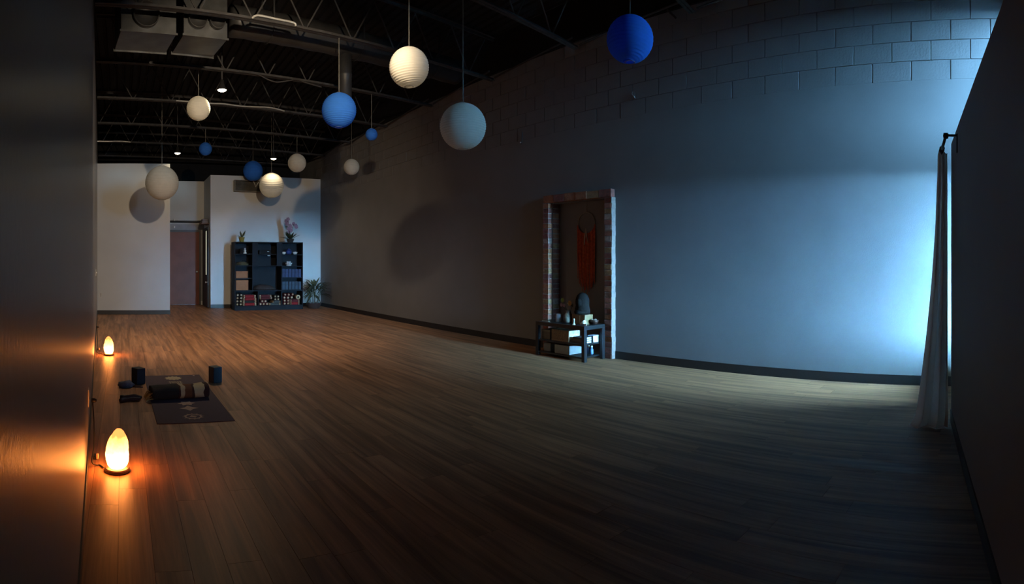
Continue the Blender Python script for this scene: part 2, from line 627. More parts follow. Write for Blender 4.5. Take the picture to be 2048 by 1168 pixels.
bm = bmesh.new()
rr = 0.011
tube(bm, [(0, 0, 0), (0.35, 0, JT - CHORD - 0.06)], rr, 6)
t = obj('web_rod', bm, M_STEEL); rod_a = t.data; bpy.data.objects.remove(t)
bm = bmesh.new()
tube(bm, [(0, 0, 0), (-0.35, 0, JT - CHORD - 0.06)], rr, 6)
t = obj('web_rod', bm, M_STEEL); rod_b = t.data; bpy.data.objects.remove(t)
ORD = ['first', 'second', 'third', 'fourth', 'fifth', 'sixth', 'seventh', 'eighth', 'ninth']
for k, yj in enumerate(JOISTS):
    xa = (left_x(yj) + 0.02) / math.cos(SKA)
    xb = (wr_x(yj + 0.85) - 0.04) / math.cos(SKA)
    j = thing('ceiling_joist', 'black open-web steel roof joist, %s from the curtained shop front' % ORD[k], 'joist', (0, joist_y(yj, 0.0), CHORD), SKA, 'steel roof joists')
    L_ = 0.04
    for nm, z, s in (('bottom_chord', 0.0, 1), ('top_chord', JT - CHORD, -1)):
        bm = bmesh.new()
        for sgn in (-1, 1):
            y0, y1 = (0.006, 0.011) if sgn > 0 else (-0.011, -0.006)
            box(bm, xa, xb, y0, y1, z if s > 0 else z - L_, z + L_ if s > 0 else z)
            y0, y1 = (0.006, 0.006 + L_) if sgn > 0 else (-0.006 - L_, -0.006)
            box(bm, xa, xb, y0, y1, z - 0.005 * (s > 0), z + 0.005 * (s < 0))
        obj(nm, bm, M_STEEL, j)
    x = 0.19 - 0.7 * 1
    while x < xb - 0.1:
        if x > xa + 0.02:
            if x + 0.35 < xb:
                share('web_rod', rod_a, j, (x + 0.012, 0, 0.015))
            if x - 0.35 > xa:
                share('web_rod', rod_b, j, (x - 0.012, 0, 0.015))
        x += 0.70
# angle ledger on the long wall between the joists
for k, (ya, yb) in enumerate(zip(JOISTS, JOISTS[1:])):
    if k > 6:
        continue
    bm = bmesh.new()
    ea, eb = joist_y(ya, wr_x(ya)), joist_y(yb, wr_x(yb))
    tube(bm, [(wr_x(eb) - 0.06, eb - 0.07, CHORD + 0.03), (wr_x(ea) - 0.06, ea + 0.07, CHORD + 0.17)], 0.014, 6)
    tag(obj('joist_brace', bm, M_STEEL), 'slim black brace rod against the long wall between the %s and %s joists' % (ORD[k], ORD[k + 1]), 'brace', 'wall braces between joists')

# ------------------------------------------------------------------ paper lanterns
P_WHITE = paper_mat('white_paper', (0.84, 0.83, 0.76), 0.42)
P_GREY = P_WHITE
P_CREAM = P_WHITE
P_BLUE = paper_mat('blue_paper', (0.055, 0.245, 0.84), 0.36)


def lantern(px, py, rpx, y, m, label, ribs=22, top=None, seams=0, tilt=0.0, bright=False, name='hanging_paper_lantern'):
    if y in JOISTS and px not in (818, 1260, 543, 703):
        y = joist_hit(px, y)[1]
    c = on_depth(px, py, y)
    rho = math.hypot(c.x, c.y)
    R = rpx * rho / F
    if top is None:
        jj = min(JOISTS, key=lambda q: abs(joist_y(q, c.x) - c.y))
        top = CHORD if abs(joist_y(jj, c.x) - c.y) < 0.06 else DECK
    e = thing(name, label, 'paper lantern', (c.x, c.y, c.z), 0, 'paper lanterns under the joists')
    # shade: scalloped between wire ribs, open at both poles
    n, per = 40, 4
    prof = []
    a0 = 0.22
    K = ribs * per
    for i in range(K + 1):
        a = a0 + (PI - 2 * a0) * i / K
        ph = (i % per) / per
        r = R * (1 - 0.022 * math.sin(PI * ph))
        prof.append((r * math.sin(a), r * math.cos(a)))
    bm = bmesh.new()
    vs = lathe(bm, prof, n, cap=False)
    if tilt:
        bmesh.ops.rotate(bm, verts=vs, cent=(0, 0, 0), matrix=Matrix.Rotation(tilt, 3, 'Y'))
    sh = obj('paper_shade', bm, m, e, smooth=True)
    for s in range(seams):
        an = 2 * PI * s / seams + 2.2
        bm = bmesh.new()
        pr = []
        for i in range(25):
            a = 0.3 + (PI - 0.6) * i / 24
            pr.append((a,))
        for (a,), (b,) in zip(pr, pr[1:]):
            q = []
            for aa, d in ((a, -1), (a, 1), (b, 1), (b, -1)):
                w = 0.0035 / (R * max(0.2, math.sin(aa))) * d
                q.append(bm.verts.new((R * 1.004 * math.sin(aa) * math.cos(an + w), R * 1.004 * math.sin(aa) * math.sin(an + w), R * 1.004 * math.cos(aa))))
            bm.faces.new(q)
        obj('paper_seam', bm, P_WHITE, sh)
    zt = R * math.cos(a0)
    rt = R * math.sin(a0)
    for zz in (zt, -zt):
        bm = bmesh.new()
        tube(bm, [(rt * math.cos(2 * PI * i / 20), rt * math.sin(2 * PI * i / 20), zz) for i in range(20)], 0.0025, 5, closed=True)
        obj('wire_ring', bm, M_WIRE, e, smooth=True)
    bm = bmesh.new()
    tube(bm, [(-rt, 0, zt), (-rt * 0.4, 0, zt + rt * 0.35), (0, 0, zt + rt * 0.45), (rt * 0.4, 0, zt + rt * 0.35), (rt, 0, zt)], 0.002, 5)
    obj('wire_hanger', bm, M_WIRE, e, smooth=True)
    bm = bmesh.new()
    tube(bm, [(0, 0, zt + rt * 0.42), (0, 0, top - c.z)], 0.0045 if y < 5 else 0.006, 6)
    obj('string', bm, M_STRING, e)
    return e


JY = JOISTS
lantern(1260, 79, 47, JY[1], P_BLUE, 'big blue lantern hung in front of the bare block courses', ribs=18, tilt=0.12, bright=True)
lantern(818, 135, 40, JY[2], P_WHITE, 'large white lantern glowing brightest of all, on a long string', ribs=22, tilt=-0.14, bright=True)
lantern(926, 253, 46.5, JY[2], P_GREY, 'large pale grey lantern with vertical seams before the dark wall', ribs=26, seams=9)
lantern(678, 221, 35, JY[3], P_BLUE, 'bright blue lantern hung just under the vertical duct', ribs=22)
lantern(397, 217, 24, JY[4], P_WHITE, 'white lantern hung beside the bare ceiling bulb', ribs=20)
lantern(743, 269, 12.2, JY[4], P_BLUE, 'tiny blue lantern with a pale sheen near the long wall', ribs=14)
lantern(411, 298, 13.2, JY[6], P_BLUE, 'tiny blue lantern hung below the white one near the bulb', ribs=14)
lantern(324, 366, 34, 11.1, P_CREAM, 'largest dull cream lantern in front of its shadow on the pale wall', ribs=28)
lantern(594, 326, 18.5, JY[6], P_WHITE, 'small cream white lantern hung above the shelf unit', ribs=20)
lantern(703, 334, 16, JY[6], P_GREY, 'small dim grey lantern close to the long dark wall', ribs=20)
lantern(506, 342, 20, 14.65, P_BLUE, 'dark blue lantern partly behind the glowing cream one', ribs=20)
lantern(543, 371, 25, JY[7], P_CREAM, 'cream lantern lit golden from a bulb above the shelf unit', ribs=20)

# ------------------------------------------------------------------ ceiling flood bulbs
M_BULB = emit_mat('bulb_face', (1.0, 0.86, 0.62), 14.0)
M_SOCK = mat('black_socket', (0.02, 0.02, 0.02), 0.4)


def flood(px, py, y, label, watts, size=150, blend=0.6, pos=None, soft=0.05):
    c = on_depth(px, py, y) if pos is None else Vector(pos)
    e = thing('ceiling_bulb', label, 'light bulb', (c.x, c.y, c.z), 0, 'flood bulbs under the roof')
    bm = bmesh.new()
    tube(bm, [(0, 0, 0.10), (0, 0, DECK - c.z)], 0.012, 8)
    obj('conduit', bm, M_STEEL, e)
    bm = bmesh.new()
    lathe(bm, [(0.0, 0.16), (0.03, 0.16), (0.035, 0.10), (0.045, 0.09), (0.05, 0.06), (0.075, 0.02), (0.078, 0.005), (0.07, 0.005), (0.045, 0.05), (0.0, 0.055)], 20)
    obj('socket', bm, M_SOCK, e, smooth=True)
    bm = bmesh.new()
    lathe(bm, [(0.0, -0.02), (0.03, -0.016), (0.055, -0.006), (0.068, 0.006), (0.06, 0.02), (0.0, 0.03)], 20)
    obj('bulb', bm, M_BULB, e, smooth=True)
    l = lamp('bulb_light', 'SPOT', (0, 0, -0.03), watts, (1.0, 0.74, 0.45), spot_size=math.radians(size), spot_blend=blend, shadow_soft_size=soft)
    l.parent = e
    return e


flood(444, 181, 8.5, 'bare flood bulb under the joists between two white lanterns', 190, size=140, blend=1.0)
flood(355, 307, 13.15, 'bare flood bulb over the doorway recess', 14)
flood(547, 318, JY[7] - 0.5, 'bare flood bulb just above the golden cream lantern', 34, size=140)


def track_spot(pos, aim, label, watts, size, blend):
    pos, aim = Vector(pos), Vector(aim)
    q = (aim - pos).to_track_quat('-Z', 'Y')
    e = thing('ceiling_spotlight', label, 'spotlight', pos, 0)
    bm = bmesh.new()
    tube(bm, [(0, 0, 0.05), (0, 0, DECK - pos.z)], 0.012, 8)
    obj('stem', bm, M_STEEL, e)
    bm = bmesh.new()
    lathe(bm, [(0.0, 0.13), (0.03, 0.13), (0.045, 0.10), (0.06, 0.0), (0.062, -0.03), (0.056, -0.03), (0.05, 0.02), (0.0, 0.03)], 22)
    h = obj('head', bm, M_SOCK, e, smooth=True)
    bm = bmesh.new()
    lathe(bm, [(0.0, -0.012), (0.03, -0.008), (0.048, 0.004), (0.04, 0.012), (0.0, 0.015)], 18)
    b = obj('bulb', bm, M_PLASTIC_W, e, smooth=True)
    l = lamp('spot_light_offscreen', 'SPOT', (q @ Vector((0, 0, -0.05))), watts, (1.0, 0.76, 0.5), spot_size=math.radians(size), spot_blend=blend, shadow_soft_size=0.045)
    l.parent = e
    for o_ in (h, b, l):
        o_.rotation_mode = 'QUATERNION'
        o_.rotation_quaternion = q
    return e


track_spot((1.47, 2.78, 3.56), (1.9, 12.0, 1.4), 'black spotlight on a stem aimed at the pale back wall', 580, 70, 0.7)

# ------------------------------------------------------------------ ducts and plenums
for (xa, xb, ya, yb, zb, lab, holes) in ((-0.02, 0.66, 6.72, 7.34, 4.04, 'galvanised air plenum box nearer the wall with the lamps', ((0.3, 0.16),)),
                                        (0.74, 1.30, 6.78, 7.40, 4.03, 'galvanised air plenum box with two round collars', ((0.17, 0.12), (0.42, 0.10)))):
    e = thing('air_plenum', lab, 'plenum', (xa, ya, zb), SKA, 'air plenums above the joists')
    B('body', M_GALV, e, (0, xb - xa, 0, yb - ya, 0.0, DECK - zb - 0.04), bevel=0.004)
    B('flange', M_GALV, e, (-0.015, xb - xa + 0.015, -0.015, 0.0, -0.012, 0.012))
    B('flange', M_GALV, e, (-0.015, xb - xa + 0.015, yb - ya, yb - ya + 0.015, -0.02, 0.02))
    for hx, hr in holes:
        bm = bmesh.new()
        lathe(bm, [(hr * 0.8, 0.0), (hr, 0.0), (hr, 0.07), (hr * 0.93, 0.07), (hr * 0.9, 0.012), (0, 0.012)], 28)
        bmesh.ops.rotate(bm, verts=bm.verts[:], cent=(0, 0, 0), matrix=Matrix.Rotation(PI / 2, 3, 'X'))
        obj('collar', bm, M_DUCT, e, smooth=True, loc=(hx, 0.0, 0.20))
e = thing('round_duct', 'dull black round duct running over the joists with a vertical drop', 'duct', (1.35, 7.25, 4.44), SKA)
bm = bmesh.new()
pts = []
for i in range(30):
    pts.append((0.05 + i * 0.135, 0, 0.0))
tube(bm, pts, [0.2 + (0.008 if i % 3 == 0 else 0) for i in range(30)], 24)
obj('main_run', bm, M_DUCT, e, smooth=True)
for hx in (0.6, 2.0, 3.4):
    bm = bmesh.new()
    box(bm, hx - 0.012, hx + 0.012, -0.212, -0.209, -0.05, DECK - 4.44)
    box(bm, hx - 0.012, hx + 0.012, 0.209, 0.212, -0.05, DECK - 4.44)
    tube(bm, [(hx, 0.2105 * math.cos(PI * i / 12), -0.05 - 0.165 * math.sin(PI * i / 12)) for i in range(13)], 0.006, 5)
    obj('hanger_strap', bm, M_DUCT, e)
tdp = math.tan((690 - 1024) / F + YAW)
dp = tdp * (7.25 - SKEW * 1.35) / (1 - SKEW * tdp)
dp = (dp - 1.35) / math.cos(SKA)
bm = bmesh.new()
lathe(bm, [(0.098, -0.95), (0.098, -0.5), (0.104, -0.49), (0.104, -0.46), (0.098, -0.45), (0.098, 0.0)], 24)
obj('drop', bm, M_DUCT, e, smooth=True, loc=(dp, 0, 0))
bm = bmesh.new()
lathe(bm, [(0.16, -1.02), (0.16, -1.0), (0.098, -0.94), (0.0, -0.94)], 24)
obj('diffuser', bm, M_DUCT, e, smooth=True, loc=(dp, 0, 0))


def cable(name, pts, r, m, label, cat, group=None):
    bm = bmesh.new()
    out = []
    P = [Vector(p) for p in pts]
    for i in range(len(P) - 1):
        p0, p1, p2, p3 = P[max(i - 1, 0)], P[i], P[i + 1], P[min(i + 2, len(P) - 1)]
        for s in range(6):
            t = s / 6
            out.append(0.5 * ((2 * p1) + (p2 - p0) * t + (2 * p0 - 5 * p1 + 4 * p2 - p3) * t * t + (3 * p1 - p0 - 3 * p2 + p3) * t ** 3))
    out.append(P[-1])
    tube(bm, out, r, 6)
    return tag(obj(name, bm, m, smooth=True), label, cat, group)


M_CONDUIT = mat('bright_conduit', (0.62, 0.63, 0.62), 0.3, metal=0.4)


def along(jy, pts, dy=-0.026):
    out = []
    for px, dz in pts:
        x, y = joist_hit(px, jy)
        out.append((x, y + dy, CHORD + dz))
    return out


cable('conduit_pipe', along(JY[3], [(503, 0.012), (509, 0.045), (520, 0.06), (552, 0.055), (586, 0.05), (590, 0.012)]), 0.014, M_CONDUIT,
      'short bright conduit lying along a joist by the round duct', 'conduit')
cable('roof_cable', along(JY[4], [(478, 0.016), (500, 0.014), (518, -0.005), (532, -0.05), (545, -0.075), (556, -0.075), (580, -0.02), (592, 0.014), (612, -0.02), (642, -0.05)]), 0.011, M_STEEL,
      'dark cable sagging below a joist near the duct drop', 'cable')
cable('roof_cable', along(JY[5], [(352, 0.018), (420, 0.018), (446, 0.03), (480, 0.018), (505, 0.03), (540, 0.05), (568, 0.018)]), 0.014, M_CONDUIT,
      'pale cable draped along the joist behind the white lantern', 'cable')
cable('roof_cable', along(JY[7], [(189, 0.018), (215, 0.018), (240, 0.03), (262, 0.016)]), 0.014, M_CONDUIT,
      'pale cable on a far joist above the pale wall with the shadow', 'cable')
yy, zz = wr_hit(1345, 36)
bm = bmesh.new()
tube(bm, [(-0.015, 0.02, BLACKZ + 0.02), (-0.03, -0.03, BLACKZ - 0.03), (-0.035, -0.12, BLACKZ - 0.12)], 0.013, 8)
o = obj('pipe_stub', bm, M_STEEL, None, loc=(wr_x(yy), yy + 0.05, 0), rotz=WR_ANG)
tag(o, 'short black pipe stub poking down over the top of the block wall', 'pipe')

# small fixings left on the long wall
yy, zz = wr_hit(1268, 192)
e = thing('wall_hook', 'small metal twist hook on the block wall under the big blue lantern', 'hook', (wr_x(yy), yy, zz), WR_ANG)
bm = bmesh.new()
box(bm, -0.012, 0.002, -0.02, 0.02, -0.045, 0.045, bevel=0.004)
obj('plate', bm, M_GREY, e)
bm = bmesh.new()
tube(bm, [(-0.01, -0.03, -0.04), (-0.03, -0.015, -0.01), (-0.03, 0.01, 0.02), (-0.02, 0.005, 0.05)], 0.006, 6)
obj('twist_wire', bm, M_ALU, e, smooth=True)
yy, zz = wr_hit(1045, 275)
e = thing('wall_hook', 'slim dark hook with a bright tip beside the pale grey lantern', 'hook', (wr_x(yy), yy, zz), WR_ANG)
bm = bmesh.new()
tube(bm, [(-0.008, 0, 0.09), (-0.012, 0, 0.0), (-0.014, 0, -0.09), (-0.03, 0, -0.105), (-0.04, 0, -0.09)], 0.006, 6)
obj('shank', bm, M_STEEL, e, smooth=True)
bm = bmesh.new()
lathe(bm, [(0, -0.012), (0.01, -0.006), (0.01, 0.006), (0, 0.012)], 10, (-0.04, 0, -0.085))
obj('tip', bm, M_PLASTIC_W, e, smooth=True)

# ------------------------------------------------------------------ doors in the recess
M_DOOR = mat('brown_door', (0.17, 0.055, 0.034), 0.5, vary=0.15, scale=3, spec=0.25)
M_FRAME = mat('grey_frame', (0.20, 0.20, 0.21), 0.5)
M_DARKFR = mat('dark_frame', (0.03, 0.03, 0.032), 0.5)
M_BRASS = mat('satin_nickel', (0.6, 0.58, 0.52), 0.3, metal=0.9)
dx1 = on_depth(398, 500, RECESS).x
d1 = B('door_1', M_DOOR, None, (dx1 - 0.91, dx1, RECESS - 0.045, RECESS - 0.005, 0.012, 2.13), bevel=0.003)
struct(d1, 'reddish brown flush door at the end of the recess', 'door')
fr = B('door_frame', M_DARKFR, d1, (dx1, dx1 + 0.05, RECESS - 0.06, RECESS, 0, 2.19), (dx1 - 0.96, dx1 - 0.91, RECESS - 0.06, RECESS, 0, 2.19), (dx1 - 0.91, dx1, RECESS - 0.06, RECESS, 2.13, 2.19))
B('side_casing', M_FRAME, d1, (dx1 + 0.05, dx1 + 0.15, RECESS - 0.05, RECESS, 0.12, 2.3), (dx1 - 0.96, dx1 + 0.15, RECESS - 0.03, RECESS, 2.19, 2.36))
bm = bmesh.new()
lathe(bm, [(0.0, 0.0), (0.028, 0.0), (0.028, 0.006), (0.012, 0.01), (0.012, 0.03), (0.028, 0.045), (0.03, 0.06), (0.02, 0.07), (0, 0.072)], 16)
bmesh.ops.rotate(bm, verts=bm.verts[:], cent=(0, 0, 0), matrix=Matrix.Rotation(PI / 2, 3, 'X'))
obj('door_knob', bm, M_BRASS, d1, smooth=True, loc=(dx1 - 0.07, RECESS - 0.045, 0.97))
# dark rail over the door
e = thing('curtain_rail', 'black rail with white clips crossing above the brown door', 'rail', (0, 0, 0))
bm = bmesh.new()
tube(bm, [(XL, RECESS - 0.07, 2.43), (XR - 0.22, RECESS - 0.07, 2.43), (XR - 0.08, RECESS - 0.12, 2.44), (XR - 0.01, RECESS - 0.3, 2.46)], 0.03, 8)
obj('tube', bm, M_DARKFR, e, smooth=True)
q = on_depth(349, 440, RECESS - 0.1)
for dz in (0.05, -0.16):
    B('clip', M_PLASTIC_W, e, (q.x - 0.018, q.x + 0.018, RECESS - 0.12, RECESS - 0.03, 2.43 + dz - 0.03, 2.43 + dz + 0.03), bevel=0.004)
# glazed side door on the recess's right side wall
M_LITE = emit_mat('lit_glass', (0.86, 0.88, 0.62), 0.42)
ys0, ys1 = BACK_R + 0.16, RECESS - 0.08
d2 = B('door_2', M_DARKFR, None, (XR - 0.05, XR, ys0, ys1, 0.01, 2.22), bevel=0.003)
struct(d2, 'dark side door with one tall lit glass strip', 'door')
ly0, ly1 = ys0 + 0.12, ys0 + 0.32
B('lite_frame', M_BLACK, d2, (XR - 0.065, XR - 0.05, ly0 - 0.04, ly0, 0.86, 2.16), (XR - 0.065, XR - 0.05, ly1, ly1 + 0.04, 0.86, 2.16))
B('pane', M_LITE, d2, (XR - 0.058, XR - 0.051, ly0, ly1, 0.9, 2.12))
bm = bmesh.new()
lathe(bm, [(0.0, 0.0), (0.026, 0.0), (0.012, 0.01), (0.012, 0.03), (0.028, 0.045), (0.02, 0.065), (0, 0.068)], 14)
bmesh.ops.rotate(bm, verts=bm.verts[:], cent=(0, 0, 0), matrix=Matrix.Rotation(-PI / 2, 3, 'Y'))
obj('door_knob', bm, M_BRASS, d2, smooth=True, loc=(XR - 0.05, ys0 + 0.06, 0.7))
e = thing('wall_shelf', 'small brown shelf with a folded stack over the glazed side door', 'shelf', (XR, BACK_R + 0.35, 2.3), 0)
M_BROWN = mat('brown_board', (0.11, 0.06, 0.045), 0.6)
B('board', M_BROWN, e, (-0.22, -0.0005, -0.15, 0.35, 0, 0.03))
B('stack', mat('folded_cloth_dull', (0.20, 0.16, 0.15), 0.9), e, (-0.2, -0.02, -0.1, 0.3, 0.03, 0.09), (-0.18, -0.02, -0.08, 0.28, 0.09, 0.15), bevel=0.015)

# ------------------------------------------------------------------ dark box grille high on the back wall
g0, g1 = on_depth(467, 361, BACK_R), on_depth(545, 386, BACK_R)
e = thing('wall_grille', 'dark boxy air grille high on the pale wall behind the lanterns', 'air grille', (g0.x, BACK_R, g1.z))
gw, gh = g1.x - g0.x, g0.z - g1.z
M_GRB = mat('grille_brown', (0.16, 0.15, 0.13), 0.5, vary=0.3, scale=8)
B('housing', M_GRB, e, (0, gw, -0.16, 0.001, 0, 0.02), (0, gw, -0.16, 0.001, gh - 0.02, gh), (0, 0.02, -0.16, 0.001, 0.02, gh - 0.02), (gw - 0.02, gw, -0.16, 0.001, 0.02, gh - 0.02), (0.02, gw - 0.02, -0.05, 0.001, 0.02, gh - 0.02))
for i in range(7):
    z = 0.04 + i * (gh - 0.08) / 6
    bm = bmesh.new()
    box(bm, 0.02, gw - 0.02, -0.05, 0.03, -0.004, 0.004, Matrix.Translation((0, -0.10, z)) @ Matrix.Rotation(0.6, 4, 'X'))
    obj('slat', bm, M_GRB, e)
bm = bmesh.new()
tube(bm, [(0.52, -0.175, gh - 0.03), (0.585, -0.18, 0.13), (0.66, -0.175, gh - 0.05)], 0.012, 6)
obj('bracket', bm, M_PLASTIC_W, e)

# ------------------------------------------------------------------ switches and outlets
def plate(name, loc, rotz, label, kind):
    """plate in local frame: face towards +x"""
    e = thing(name, label, kind, loc, rotz)
    B('cover', M_PLASTIC_W, e, (-0.001, 0.006, -0.036, 0.036, -0.058, 0.058), bevel=0.002)
    if kind == 'outlet':
        for z in (-0.022, 0.022):
            B('socket', mat('socket_face', (0.4, 0.4, 0.39), 0.4), e, (0.0061, 0.008, -0.016, 0.016, z - 0.014, z + 0.014), bevel=0.003)
    else:
        B('toggle', M_PLASTIC_W, e, (0.0061, 0.018, -0.005, 0.005, -0.012, 0.012), bevel=0.002)
    return e


a = math.atan(0.039)
plate('wall_outlet', (left_x(3.75), 3.75, 0.36), a, 'white outlet plate beside the big salt lamp with its cord', 'outlet')
plate('light_switch', (left_x(9.6), 9.6, 1.08), a, 'white light switch plate on the satin grey wall', 'switch')
q = on_depth(197, 590, BACK_L)
plate('wall_outlet', (q.x + 0.05, BACK_L, q.z), -PI / 2, 'small outlet low on the pale wall with the shadow', 'outlet')

# ------------------------------------------------------------------ salt lamps
def salt_mat(name, z_top, gain):
    m, nt, p = new_mat(name)
    N, L = nt.nodes, nt.links
    tc = N.new('ShaderNodeTexCoord')
    sep = N.new('ShaderNodeSeparateXYZ')
    L.new(tc.outputs['Object'], sep.inputs[0])
    n = N.new('ShaderNodeTexNoise')
    n.inputs['Scale'].default_value = 26
    n.inputs['Detail'].default_value = 6
    n.inputs['Distortion'].default_value = 0.6
    L.new(tc.outputs['Object'], n.inputs['Vector'])
    mr = N.new('ShaderNodeMapRange')
    mr.inputs['From Max'].default_value = z_top
    L.new(sep.outputs['Z'], mr.inputs['Value'])
    mm = N.new('ShaderNodeMath'); mm.operation = 'MULTIPLY_ADD'
    mm.inputs[1].default_value = 0.30
    L.new(n.outputs['Fac'], mm.inputs[0])
    L.new(mr.outputs[0], mm.inputs[2])
    r = N.new('ShaderNodeValToRGB')
    e = r.color_ramp.elements
    e[0].position = 0.15; e[0].color = (1.0, 0.29, 0.055, 1)
    e[1].position = 1.12 if False else 1.0; e[1].color = (0.9, 0.22, 0.05, 1)
    k = e.new(0.6); k.color = (1.0, 0.29, 0.055, 1)
    L.new(mm.outputs[0], r.inputs['Fac'])
    st = N.new('ShaderNodeValToRGB')
    s = st.color_ramp.elements
    s[0].position = 0.2; s[0].color = (1, 1, 1, 1)
    s[1].position = 1.0; s[1].color = (0.06, 0.06, 0.06, 1)
    k = s.new(0.62); k.color = (0.30, 0.30, 0.30, 1)
    L.new(mm.outputs[0], st.inputs['Fac'])
    g = N.new('ShaderNodeMath'); g.operation = 'MULTIPLY'
    g.inputs[1].default_value = gain
    L.new(st.outputs['Color'], g.inputs[0])
    L.new(r.outputs['Color'], p.inputs['Base Color'])
    L.new(r.outputs['Color'], p.inputs['Emission Color'])
    L.new(g.outputs[0], p.inputs['Emission Strength'])
    p.inputs['Roughness'].default_value = 0.6
    return m


M_LBASE = mat('dark_wood_base', (0.07, 0.03, 0.014), 0.45, scale=20, vary=0.3)


def salt_lamp(px, py, label, R, H, seed, gain):
    c = on_floor(px, py)
    e = thing('salt_lamp', label, 'salt lamp', (c.x, c.y + R * 0.9, 0), 0, 'salt lamps along the wall')
    bm = bmesh.new()
    lathe(bm, [(R * 1.0, 0.0), (R * 1.06, 0.004), (R * 1.06, 0.018), (R * 0.98, 0.024), (0, 0.024)], 28)
    obj('wood_base', bm, M_LBASE, e, smooth=False)
    bm = bmesh.new()
    prof = [(0.0, 0.0), (0.60, 0.0), (0.80, 0.06), (0.95, 0.18), (1.0, 0.34), (0.95, 0.50), (0.83, 0.66), (0.66, 0.80), (0.42, 0.92), (0.20, 0.985), (0.0, 1.0)]
    fine = []
    for (r0, z0), (r1, z1) in zip(prof, prof[1:]):
        for s in range(3):
            fine.append((r0 + (r1 - r0) * s / 3, z0 + (z1 - z0) * s / 3))
    fine.append(prof[-1])
    fine = [(max(r, 0.004) * R, z * H) for r, z in fine]
    vs = lathe(bm, fine, 30)
    for v in vs:
        p = v.co * 17 + Vector((seed, 0, 0))
        k = mnoise.noise(p) * 0.075 + mnoise.noise(p * 2.3) * 0.035
        f = min(1.0, v.co.z / (0.1 * H) + 0.15)
        v.co.x *= 1 + k * f
        v.co.y *= 1 + k * f
        v.co.z += mnoise.noise(p * 0.7 + Vector((9, 2, 4))) * 0.008 * f
        v.co.x += (0.010 if seed < 5 else -0.006) * (v.co.z / H) ** 2
    obj('salt_crystal', bm, salt_mat('salt_glow', H, gain), e, smooth=False, loc=(0, 0, 0.0241))
    return e, c


lp1, c1 = salt_lamp(234, 950, 'big glowing salt lamp in front of the yoga mat', 0.073, 0.232, 1.3, 34.0)
lp2, c2 = salt_lamp(217.5, 712, 'glowing salt lamp standing past the yoga blocks, cord to the wall', 0.068, 0.235, 8.1, 34.0)


def lamp_cord(lp, label):
    x, y = lp.location.x, lp.location.y
    wx = left_x(y)
    e = thing('lamp_cord', label, 'cord', (0, 0, 0), 0, 'salt lamp cords')
    s = Vector((wx + 0.055, y + 0.06, 0.012))
    pts = [(x - 0.084, y + 0.03, 0.008), (x - 0.11, y + 0.08, 0.006), s, (wx + 0.03, y + 0.02, 0.05), (wx + 0.035, y + 0.16, 0.10), (wx + 0.03, y + 0.26, 0.22), (wx + 0.016, y + 0.35, 0.33)]
    bm = bmesh.new()
    P = [Vector(p) for p in pts]
    out = []
    for i in range(len(P) - 1):
        p0, p1, p2, p3 = P[max(i - 1, 0)], P[i], P[i + 1], P[min(i + 2, len(P) - 1)]
        for k in range(6):
            t = k / 6
            out.append(0.5 * ((2 * p1) + (p2 - p0) * t + (2 * p0 - 5 * p1 + 4 * p2 - p3) * t * t + (3 * p1 - p0 - 3 * p2 + p3) * t ** 3))
    out.append(P[-1])
    tube(bm, out, 0.0045, 6)
    obj('wire', bm, M_CORD, e, smooth=True)
    bm = bmesh.new()
    box(bm, -0.012, 0.012, -0.03, 0.03, -0.011, 0.011, bevel=0.005)
    obj('dimmer', bm, M_CORD, e, loc=(wx + 0.05, y + 0.03, 0.075))
    B('dimmer_wheel', mat('dimmer_cream', (0.5, 0.33, 0.22), 0.4), e, (wx + 0.055, wx + 0.07, y + 0.0, y + 0.02, 0.07, 0.10), bevel=0.003)
    bm = bmesh.new()
    lathe(bm, [(0.0, 0.0), (0.014, 0.0), (0.016, 0.02), (0.008, 0.035), (0.0, 0.036)], 12)
    bmesh.ops.rotate(bm, verts=bm.verts[:], cent=(0, 0, 0), matrix=Matrix.Rotation(PI / 2, 3, 'Y'))
    obj('plug', bm, M_CORD, e, smooth=True, loc=(wx + 0.0082, y + 0.35, 0.34))


lamp_cord(lp1, 'black cord and dimmer behind the big salt lamp in front of the mat')
lamp_cord(lp2, 'black cord looping to the wall from the salt lamp past the blocks')

# ------------------------------------------------------------------ yoga mat and props
M_MAT = mat('plum_mat', (0.062, 0.042, 0.066), 0.85, vary=0.1, scale=40, bump=0.2, bump_scale=300)
M_CREAM = mat('cream_print', (0.48, 0.40, 0.27), 0.85, vary=0.15, scale=60)
M_ROSE = mat('rose_print', (0.46, 0.32, 0.25), 0.85, vary=0.15, scale=60)
ca, cb_, cc, cd = on_floor(314, 851), on_floor(469, 840), on_floor(395, 746), on_floor(287, 750)
mdir = ((cd - ca) + (cc - cb_)).normalized()
mw = 0.62
mlen = 1.84
mid = (ca + cb_) / 2
mang = math.atan2(mdir.y, mdir.x) - PI / 2
mat_e = thing('yoga_mat', 'dark plum yoga mat with cream emblems down its middle', 'yoga mat', (mid.x, mid.y, 0), mang)
bm = bmesh.new()
box(bm, -mw / 2, mw / 2, 0, mlen, 0.0, 0.006, bevel=0.002)
obj('sheet', bm, M_MAT, mat_e)


def disc_ring(bm, cx, cy, r0, r1, z=0.0064, n=40, sy=1.0):
    a = [bm.verts.new((cx + r0 * math.cos(2 * PI * i / n), cy + sy * r0 * math.sin(2 * PI * i / n), z)) for i in range(n)]
    b = [bm.verts.new((cx + r1 * math.cos(2 * PI * i / n), cy + sy * r1 * math.sin(2 * PI * i / n), z)) for i in range(n)]
    for i in range(n):
        bm.faces.new((a[i], a[(i + 1) % n], b[(i + 1) % n], b[i]))


